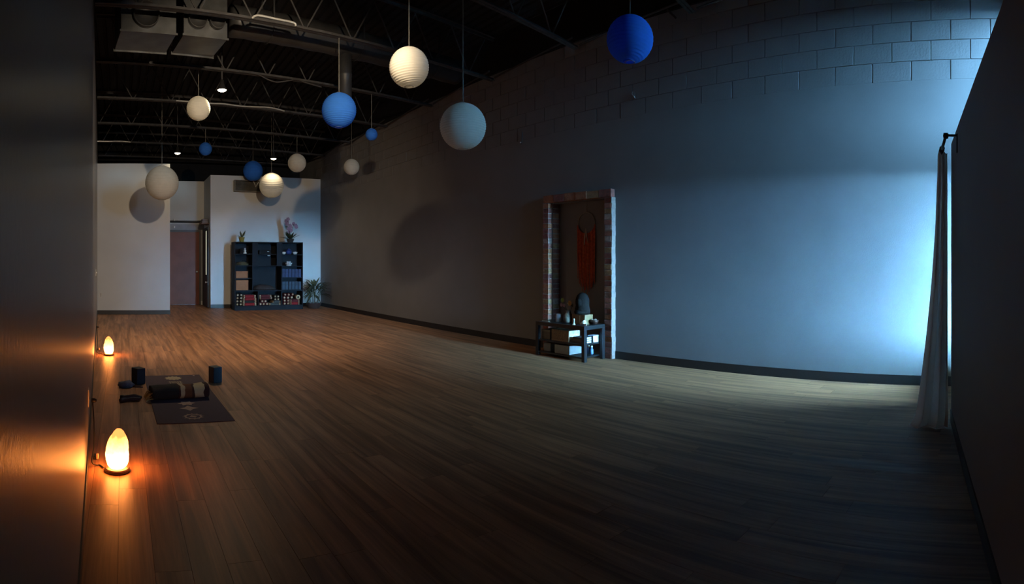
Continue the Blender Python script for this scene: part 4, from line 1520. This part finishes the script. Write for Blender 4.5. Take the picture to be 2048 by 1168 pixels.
M_UNIT = mat('blue_black_unit', (0.009, 0.011, 0.016), 0.7, vary=0.15, spec=0.2)
X0, X1 = ux(469.5), ux(606)
UT = uz(484)
un = thing('shelf_unit', 'tall blue-black shelf unit against the pale back wall', 'shelf unit', (X0, UF, 0))
w = X1 - X0
T = 0.025
xa, xb = ux(504.5) - X0, ux(563) - X0
zb0 = uz(580)
D = UB - UF
B('side_panel', M_UNIT, un, (0, T, 0, D, 0, UT - T), bevel=0.002)
B('side_panel', M_UNIT, un, (w - T, w, 0, D, 0, UT - T), bevel=0.002)
B('divider', M_UNIT, un, (xa, xa + T, 0, D, zb0, UT - T), bevel=0.002)
B('divider', M_UNIT, un, (xb, xb + T, 0, D, zb0, UT - T), bevel=0.002)
B('top_board', M_UNIT, un, (0, w, 0, D, UT - T, UT), bevel=0.002)
B('back_panel', M_UNIT, un, (T, w - T, D - 0.012, D, 0.1, UT - T))
M_PLINTH = M_UNIT
B('plinth', M_PLINTH, un, (T, w - T, -0.03, 0.0, 0.0, 0.095))
B('counter', M_UNIT, un, (T, w - T, -0.03, D - 0.0125, zb0 - 0.03, zb0), bevel=0.002)
B('bottom_board', M_UNIT, un, (T, w - T, 0, D - 0.0125, 0.095, 0.115))
bay = [T, ux(516.5) - X0, ux(563.5) - X0, w - T]
bx1, bx2 = bay[1], bay[2]
B('divider', M_UNIT, un, (bx1 - T / 2, bx1 + T / 2, 0, D - 0.0125, 0.115, zb0 - 0.03))
B('divider', M_UNIT, un, (bx2 - T / 2, bx2 + T / 2, 0, D - 0.0125, 0.115, zb0 - 0.03))
for py in (507.5, 531, 556):
    B('shelf', M_UNIT, un, (T, xa, 0.01, D - 0.0125, uz(py) - 0.018, uz(py)))
for py in (508.5, 532, 555):
    B('shelf', M_UNIT, un, (xb + T, w - T, 0.01, D - 0.0125, uz(py) - 0.018, uz(py)))
for py in (508, 531):
    B('shelf', M_UNIT, un, (xa + T, xb, 0.01, D - 0.0125, uz(py) - 0.018, uz(py)))
for xx in (xa + T, xb - 0.13):
    B('stile', M_UNIT, un, (xx, xx + 0.13, 0.0, 0.015, uz(531), UT - T))


def up(px, z, dy=0.12):
    return (ux(px), UF + dy, z)


# tan boxes
for (pa, pb, ya, yb, lab) in ((472.6, 496, 554.8, 542.5, 'flat tan storage box on the shelf above the bigger tan one'), (472.6, 497, 579, 560, 'bigger tan storage box standing on the unit counter')):
    x0, x1, zt, zb = ux(pa), ux(pb), uz(yb), (uz(556) if ya < 560 else zb0) + 0.0005
    e = thing('storage_box', lab, 'box', (x0, UF + 0.03, zb), 0, 'tan boxes in the shelf unit')
    m_ = mat('tan_card', (0.29, 0.115, 0.045), 0.75, vary=0.1, scale=30)
    B('body', m_, e, (0, x1 - x0, 0, 0.3, 0, (zt - zb) * 0.8))
    B('lid', m_, e, (-0.004, x1 - x0 + 0.004, -0.006, 0.304, (zt - zb) * 0.8 + 0.0005, zt - zb))
# top-left cubby: dark box and white figure
e = thing('black_tin', 'small black tin on the top shelf beside a white figurine', 'tin', up(484.5, uz(507.5) + 0.0005))
bm = bmesh.new()
lathe(bm, [(0, 0), (0.055, 0), (0.055, 0.10), (0, 0.10)], 18)
obj('body', bm, M_BLACK, e, smooth=False)
bm = bmesh.new()
lathe(bm, [(0, 0.1002), (0.058, 0.1002), (0.058, 0.12), (0.02, 0.135), (0, 0.136)], 18)
obj('lid', bm, M_BLACK, e)
e = thing('white_figurine', 'white figurine beside the black tin on the top shelf', 'figurine', up(492, uz(507.5) + 0.0005))
bm = bmesh.new()
lathe(bm, [(0, 0), (0.045, 0), (0.04, 0.03), (0.022, 0.06), (0.035, 0.085), (0.02, 0.105), (0, 0.11)], 16)
obj('body', bm, M_PLASTIC_W, e, smooth=True)
bm = bmesh.new()
lathe(bm, [(0, 0.108), (0.02, 0.115), (0.024, 0.13), (0.015, 0.148), (0, 0.152)], 14)
obj('head', bm, M_PLASTIC_W, e, smooth=True)
# olive cloth heap
e = thing('folded_bag', 'olive dark bag slumped on the second shelf', 'bag', up(487, uz(531) + 0.0005, 0.16))
bm = bmesh.new()
vs = lathe(bm, [(0, 0), (0.15, 0), (0.17, 0.03), (0.14, 0.07), (0.07, 0.095), (0, 0.10)], 24)
for v in vs:
    k = mnoise.noise(v.co * 12) * 0.2
    v.co.x *= 1 + k; v.co.y *= 0.7 + k; v.co.z = max(0, v.co.z * (1 + k))
obj('body', bm, mat('olive_cloth', (0.055, 0.05, 0.025), 0.9), e, smooth=True)
bm = bmesh.new()
tube(bm, [(-0.02, 0, 0.09), (0.02, 0, 0.14), (0.06, 0, 0.14), (0.1, 0, 0.07)], 0.012, 6)
obj('handle', bm, M_BLACK, e, smooth=True)
# centre: dark stereo with bright marks
e = thing('music_player', 'dark music player with a white mark in the middle of the unit', 'music player', up(532, uz(508) + 0.0005, 0.06))
B('body', M_BLACK, e, (-0.16, 0.16, 0, 0.22, 0, 0.10), bevel=0.012)
B('white_mark', M_PLASTIC_W, e, (0.05, 0.1, -0.004, -0.0001, 0.055, 0.07))  # plain white mark on the front face, guessed
e = thing('white_remote', 'small white remote on the middle shelf under the music player', 'remote', up(538, uz(508) - 0.0185 - 0.035, 0.005))
B('shell', M_PLASTIC_W, e, (-0.035, 0.035, 0.0, 0.012, 0.0, 0.025), bevel=0.004)
B('button', M_BLACK, e, (-0.02, 0.02, -0.002, -0.0001, 0.008, 0.016))
# right column
for k, (pxx, lb) in enumerate(((570.5, 'white bowl on the shelf left empty beside the blue jar'), (593, 'wider white bowl on the shelf beyond the blue jar'))):
    e = thing('white_bowl', lb.replace('left empty ', ''), 'bowl', up(pxx, uz(508.5) + 0.0005), 0, 'white bowls in the unit')
    bm = bmesh.new()
    r = 0.055 + 0.012 * k
    lathe(bm, [(0, 0), (r * 0.5, 0), (r * 0.8, 0.025), (r, 0.065), (r * 0.94, 0.065), (r * 0.7, 0.03), (0, 0.012)], 20)
    obj('dish', bm, M_PLASTIC_W, e, smooth=True)
    bm = bmesh.new()
    lathe(bm, [(0, 0.03), (r * 0.6, 0.031), (r * 0.5, 0.06), (0, 0.075)], 14)
    obj('contents', bm, M_IVORY, e, smooth=True)
e = thing('blue_jar', 'round deep blue jar between two white bowls', 'jar', up(580, uz(508.5) + 0.0005))
M_COB = mat('cobalt', (0.02, 0.04, 0.16), 0.3)
bm = bmesh.new()
lathe(bm, [(0, 0), (0.05, 0), (0.08, 0.04), (0.08, 0.09), (0.05, 0.12), (0, 0.12)], 20)
obj('body', bm, M_COB, e, smooth=True)
bm = bmesh.new()
lathe(bm, [(0, 0.1202), (0.055, 0.1202), (0.04, 0.14), (0.012, 0.145), (0.012, 0.16), (0, 0.162)], 16)
obj('lid', bm, M_COB, e, smooth=True)
e = thing('white_lotus', 'white lotus flower dish on the shelf above the blue rows', 'lotus dish', up(580, uz(532) + 0.0005))
bm = bmesh.new()
lathe(bm, [(0, 0), (0.06, 0), (0.075, 0.02), (0, 0.02)], 18)
obj('base', bm, M_PLASTIC_W, e)
for k in range(14):
    a = 2 * PI * k / 7 + (k >= 7) * 0.4
    r = 0.1 if k < 7 else 0.06
    h = 0.09 if k < 7 else 0.13
    bm = bmesh.new()
    dv = Vector((math.cos(a), math.sin(a), 0)); sv = Vector((-math.sin(a), math.cos(a), 0))
    ps = [dv * 0.03 + Vector((0, 0, 0.018)), dv * r * 0.8 + sv * 0.035 + Vector((0, 0, h * 0.55)), dv * r + Vector((0, 0, h)), dv * r * 0.8 - sv * 0.035 + Vector((0, 0, h * 0.55))]
    bm.faces.new([bm.verts.new(p) for p in ps])
    obj('petal', bm, M_PLASTIC_W, e)
# two rows of blue blocks
for r_, (za, py_t, nb, lab) in enumerate(((uz(555), 534.5, 6, 'navy block in the upper row'), (zb0, 558, 6, 'slate blue block in the row on the counter'))):
    xs0 = xb + T + 0.005
    wid = (w - T - 0.005 - xs0) / nb
    m_ = mat('block_navy_%d' % r_, (0.030, 0.045, 0.105) if r_ == 0 else (0.032, 0.055, 0.085), 0.8, vary=0.3, scale=12)
    for k in range(nb):
        bm = bmesh.new()
        box(bm, 0, wid - 0.012, 0, 0.15, 0, 0.21 + 0.015 * random.random(), bevel=0.006)
        o = obj('yoga_block', bm, m_, None, loc=(X0 + xs0 + k * wid + 0.003, UF + 0.03 + 0.02 * random.random(), za + 0.0005))
        tag(o, lab + ', ' + ('touching the unit divider', 'second from the unit divider', 'third from the unit divider', 'third from the side panel', 'second from the side panel', 'touching the side panel')[k], 'yoga block', 'blue blocks in the shelf unit, row %d' % (r_ + 1))
# dark cloth draped in the large centre bay
e = thing('draped_shawl', 'dark brown fringed shawl draped over the unit counter', 'shawl', (ux(534), UF + 0.2, zb0))
M_SHAWL = mat('shawl_brown', (0.03, 0.02, 0.018), 0.9, vary=0.3, scale=20)
bm = bmesh.new()
vs = lathe(bm, [(0, 0.0006), (0.27, 0.0006), (0.28, 0.03), (0.25, 0.07), (0.2, 0.11), (0.08, 0.135), (0, 0.14)], 40)
for v in vs:
    k = mnoise.noise(v.co * 6) * 0.2
    v.co.x *= 1.05 + k
    v.co.y *= 0.55
    v.co.z = max(0.0006, v.co.z * (1 + k))
cl = obj('cloth', bm, M_SHAWL, e, smooth=True)
for k in range(9):
    bm = bmesh.new()
    x = -0.2 + 0.05 * k
    tube(bm, [(x, -0.13, 0.02), (x + 0.005, -0.17, 0.01), (x + 0.01, -0.2, 0.008), (x + 0.004 * k, -0.222, 0.008)], 0.006, 5)
    obj('fringe', bm, M_SHAWL, cl)

# rolled and folded blankets in the three bottom bays
M_RED = mat('red_blanket', (0.24, 0.012, 0.016), 0.95, vary=0.25, scale=30)
M_DRED = mat('dark_red_blanket', (0.09, 0.012, 0.015), 0.95, vary=0.3, scale=30)
M_BLK = mat('black_blanket', (0.018, 0.016, 0.014), 0.95, vary=0.4, scale=40)
M_SLT = mat('slate_blanket', (0.055, 0.065, 0.065), 0.95, vary=0.4, scale=40)
M_CRM = mat('cream_wool', (0.48, 0.37, 0.24), 0.95, vary=0.2, scale=30)


def folded(px0, px1, z, h, m, lab, dep=0.32):
    """blanket folded across the bay, cream wool showing at both ends"""
    x0, x1 = ux(px0), ux(px1)
    e = thing('folded_blanket', lab, 'blanket', (x0, UF + 0.03, z), 0, 'blankets in the shelf unit')
    wd = x1 - x0
    B('body', m, e, (wd * 0.12, wd * 0.88, 0, dep, 0, h), bevel=h * 0.35)
    for a, b in ((0.0, 0.115), (0.885, 1.0)):
        for q in range(2):
            z0 = h * 0.5 * q
            B('fringe_end', M_CRM, e, (wd * a, wd * b, 0.0, dep, z0 + 0.003, z0 + h * 0.5 - 0.003), bevel=h * 0.15)
    return e


def roll(px, zc, r, m, lab):
    """blanket rolled up, seen end-on: dark wool around a cream core"""
    e = thing('rolled_blanket', lab, 'blanket', (ux(px), UF + 0.02, zc), 0, 'rolled blankets in the shelf unit')
    bm = bmesh.new()
    vs = lathe(bm, [(r * 0.62, 0.0), (r * 0.9, 0.004), (r, 0.02), (r, 0.34), (0, 0.34)], 18, cap=False)
    bmesh.ops.rotate(bm, verts=bm.verts[:], cent=(0, 0, 0), matrix=Matrix.Rotation(-PI / 2, 3, 'X'))
    obj('body', bm, m, e, smooth=True)
    bm = bmesh.new()
    lathe(bm, [(0, -0.012), (r * 0.4, -0.010), (r * 0.62, 0.0), (r * 0.62, 0.02)], 16, cap=False)
    bmesh.ops.rotate(bm, verts=bm.verts[:], cent=(0, 0, 0), matrix=Matrix.Rotation(-PI / 2, 3, 'X'))
    obj('core', bm, M_CRM, e, smooth=True)
    return e


ZB = 0.1155
hh = 0.072
# bay one
folded(487, 513.5, ZB, hh, M_RED, 'bright red folded blanket lowest in the bay under the tan boxes')
folded(487, 513.5, ZB + hh + .001, hh * 0.85, M_BLK, 'black folded blanket between red ones under the tan boxes')
folded(487, 513.5, ZB + 1.85 * hh + .002, hh, M_RED, 'red folded blanket second from the top under the tan boxes')
folded(488, 512.5, ZB + 2.85 * hh + .003, hh, M_RED, 'red folded blanket topmost under the tan boxes')
for i, (px, row_) in enumerate(((475, 0), (482, 0), (475, 1), (482, 1), (475.5, 2), (482.5, 2), (476, 3), (483, 3))):
    roll(px, ZB + 0.041 + row_ * 0.081, 0.04, M_BLK, '%s black blanket roll up, %s, under the tan boxes' % (('lowest', 'second', 'third', 'topmost')[row_], 'touching the red blankets' if i % 2 else 'touching the unit side panel'))
# bay two
for i, (px, row_) in enumerate(((521.5, 0), (528, 0), (534.5, 0), (525, 1), (531.5, 1))):
    roll(px, ZB + 0.041 + row_ * 0.074, 0.04, M_DRED, ('dark red roll in the bottom row, touching the bay divider', 'dark red roll in the middle of the bottom row below the shawl', 'dark red roll in the bottom row beside the slate blankets', 'dark red roll lying on two rolls near the bay divider', 'dark red roll lying on two rolls near the slate blankets')[i])
folded(520, 545, ZB + 0.16, hh * 0.8, M_DRED, 'dark red folded blanket resting on the rolls below the shawl')
folded(520, 544, ZB + 0.16 + .8 * hh + .001, hh * 0.8, M_DRED, 'dark red folded blanket topmost below the shawl')
folded(539, 562, ZB, 0.06, M_SLT, 'slate folded blanket lowest beside the dark red rolls')
folded(546, 562, ZB + .061, 0.06, M_SLT, 'slate folded blanket second up beside the dark red rolls')
for i, (px, row_) in enumerate(((551, 0), (557, 0), (551, 1), (557, 1))):
    roll(px, ZB + 0.122 + 0.038 + row_ * 0.074, 0.036, M_BLK, '%s small black roll on the slate blankets, %s' % (('lower', 'upper')[row_], 'beside the bay divider' if i % 2 else 'beside the dark red blankets'))
# bay three
folded(582, 600, ZB, hh, M_RED, 'bright red folded blanket lowest in the bay beside the palm')
folded(582, 600, ZB + hh + .001, hh, M_DRED, 'dark red folded blanket on the bright red one beside the palm')
for i, (px, row_) in enumerate(((570, 0), (577, 0), (570, 1), (577, 1), (569.5, 2), (576.5, 2), (584, 2.05), (571, 3), (578, 3), (586, 3.05))):
    roll(px, ZB + 0.041 + row_ * 0.078, 0.039, M_DRED, 'dark red roll, %s row, %s, beside the palm' % (('bottom', 'second', 'third', 'top')[int(row_)], ('touching the divider', 'one in from the divider', 'two in from the divider')[(0, 1, 0, 1, 0, 1, 2, 0, 1, 2)[i]]))
e = thing('rolled_blanket', 'loose cream blanket roll with a hollow core beside the palm', 'blanket', (ux(596.5), UF - 0.0, ZB + 2 * hh + 0.062))
bm = bmesh.new()
lathe(bm, [(0.028, 0.01), (0.03, 0.0), (0.056, 0.0), (0.06, 0.01), (0.06, 0.3), (0.03, 0.3)], 20, cap=False)
bmesh.ops.rotate(bm, verts=bm.verts[:], cent=(0, 0, 0), matrix=Matrix.Rotation(-PI / 2, 3, 'X'))
obj('body', bm, M_CRM, e, smooth=True)
bm = bmesh.new()
lathe(bm, [(0, 0.03), (0.0285, 0.03), (0.0285, 0.3)], 16, cap=False)
bmesh.ops.rotate(bm, verts=bm.verts[:], cent=(0, 0, 0), matrix=Matrix.Rotation(-PI / 2, 3, 'X'))
obj('core', bm, M_BLK, e, smooth=True)

# ------------------------------------------------------------------ plants
M_LEAF = mat('dark_leaf_green', (0.028, 0.042, 0.018), 0.55, vary=0.4, scale=30)
M_LEAF2 = mat('olive_leaf', (0.075, 0.085, 0.035), 0.55, vary=0.4, scale=30)


def leaf_blade(p0, dirv, length, width, droop, m, parent, name='leaf', seg=6):
    bm = bmesh.new()
    d = Vector(dirv).normalized()
    side = d.cross(Vector((0, 0, 1)))
    if side.length < 0.05:
        side = Vector((1, 0, 0))
    side.normalize()
    L0 = []
    for i in range(seg + 1):
        t = i / seg
        c = Vector(p0) + d * length * t + Vector((0, 0, -droop * t * t))
        wd = width * math.sin(PI * min(1, 0.12 + 0.88 * t)) * 0.5 + 0.0008
        L0.append((bm.verts.new(c + side * wd), bm.verts.new(c - Vector((0, 0, wd * 0.3))), bm.verts.new(c - side * wd)))
    for a, b in zip(L0, L0[1:]):
        bm.faces.new((a[0], a[1], b[1], b[0]))
        bm.faces.new((a[1], a[2], b[2], b[1]))
    return obj(name, bm, m, parent, smooth=True)


# small yellow pot plant on the unit
zt = UT + 0.0005
e = thing('potted_plant', 'small wispy plant in a yellow pot on top of the unit', 'plant', (ux(486.5), UF + 0.2, zt))
bm = bmesh.new()
lathe(bm, [(0, 0), (0.05, 0), (0.075, 0.1), (0.082, 0.1), (0.082, 0.125), (0.07, 0.125), (0.065, 0.1), (0, 0.1)], 20)
obj('pot', bm, mat('mustard_pot', (0.26, 0.20, 0.03), 0.5), e, smooth=False)
for k in range(16):
    a = random.random() * 2 * PI
    leaf_blade((0, 0, 0.1), (math.cos(a) * random.uniform(.3, 1.2), math.sin(a) * .6, random.uniform(.5, 1.2)), random.uniform(0.18, 0.34), 0.026, random.uniform(0.02, 0.10), M_LEAF2, e)
# orchid
e = thing('potted_orchid', 'pale mauve orchid with dark leaves on top of the unit', 'plant', (ux(585), UF + 0.2, zt))
bm = bmesh.new()
lathe(bm, [(0, 0), (0.07, 0), (0.1, 0.07), (0.105, 0.09), (0.09, 0.09), (0, 0.07)], 20)
obj('pot', bm, mat('dark_pot', (0.03, 0.025, 0.02), 0.5), e)
for k in range(15):
    a = 2 * PI * k / 15 + random.random() * 0.4
    leaf_blade((0, 0, 0.07), (math.cos(a), math.sin(a) * .7, random.uniform(0.2, 1.6)), random.uniform(0.22, 0.38), 0.075, random.uniform(0.03, 0.10), M_LEAF, e)
M_ORCH = mat('mauve_petal', (0.27, 0.17, 0.24), 0.6)
for st_, (lx, top_) in enumerate(((-0.05, 0.62), (0.06, 0.50))):
    bm = bmesh.new()
    pts = [(0, 0, 0.07), (lx * 0.4, 0, top_ * 0.5), (lx * (1.2 if st_ else 1.0), 0, top_ * 0.85), (lx * 1.6 - (0.03 if not st_ else 0), -0.02, top_)]
    tube(bm, pts, 0.006, 6)
    sp = obj('flower_stem', bm, M_LEAF, e)
    for f in range(9 if st_ == 0 else 3):
        fc = Vector((pts[3][0] + random.uniform(-.03, .06) + 0.012 * f, random.uniform(-0.05, 0.02), top_ - 0.042 * f))
        bm = bmesh.new()
        for q in range(5):
            a = 2 * PI * q / 5 + f
            u = Vector((math.cos(a), -0.3, math.sin(a))) * 0.058
            v_ = Vector((-math.sin(a), 0, math.cos(a))) * 0.030
            bm.faces.new([bm.verts.new(fc + x_) for x_ in (Vector((0, 0, 0)), u * 0.6 + v_, u, u * 0.6 - v_)])
        obj('flower', bm, M_ORCH, sp)
# floor palm
c = on_depth(629, 560, 14.3)
e = thing('floor_palm', 'bushy green palm in a dark pot beside the shelf unit', 'plant', (c.x, 14.35, 0))
bm = bmesh.new()
lathe(bm, [(0, 0), (0.14, 0), (0.17, 0.05), (0.2, 0.13), (0.21, 0.15), (0.19, 0.15), (0, 0.12)], 24)
obj('planter', bm, mat('terracotta_dark', (0.05, 0.028, 0.024), 0.6), e)
for k in range(6):
    bm = bmesh.new()
    a = 2 * PI * k / 6
    tube(bm, [(0.10 * math.cos(a), 0.10 * math.sin(a), 0.12), (0.16 * math.cos(a), 0.16 * math.sin(a), 0.3), (0.2 * math.cos(a), 0.2 * math.sin(a), 0.52)], [0.02, 0.016, 0.012], 6)
    obj('cane', bm, mat('pale_cane', (0.20, 0.22, 0.20), 0.5), e, smooth=True)
for k in range(80):
    a = random.random() * 2 * PI
    zz = random.uniform(0.35, 0.62)
    r0 = random.uniform(0.02, 0.2)
    leaf_blade((r0 * math.cos(a), r0 * math.sin(a), zz), (math.cos(a), math.sin(a) * 0.8, random.uniform(-0.1, 1.7)), random.uniform(0.28, 0.52), 0.055, random.uniform(0.08, 0.28), M_LEAF if k % 3 else M_LEAF2, e)
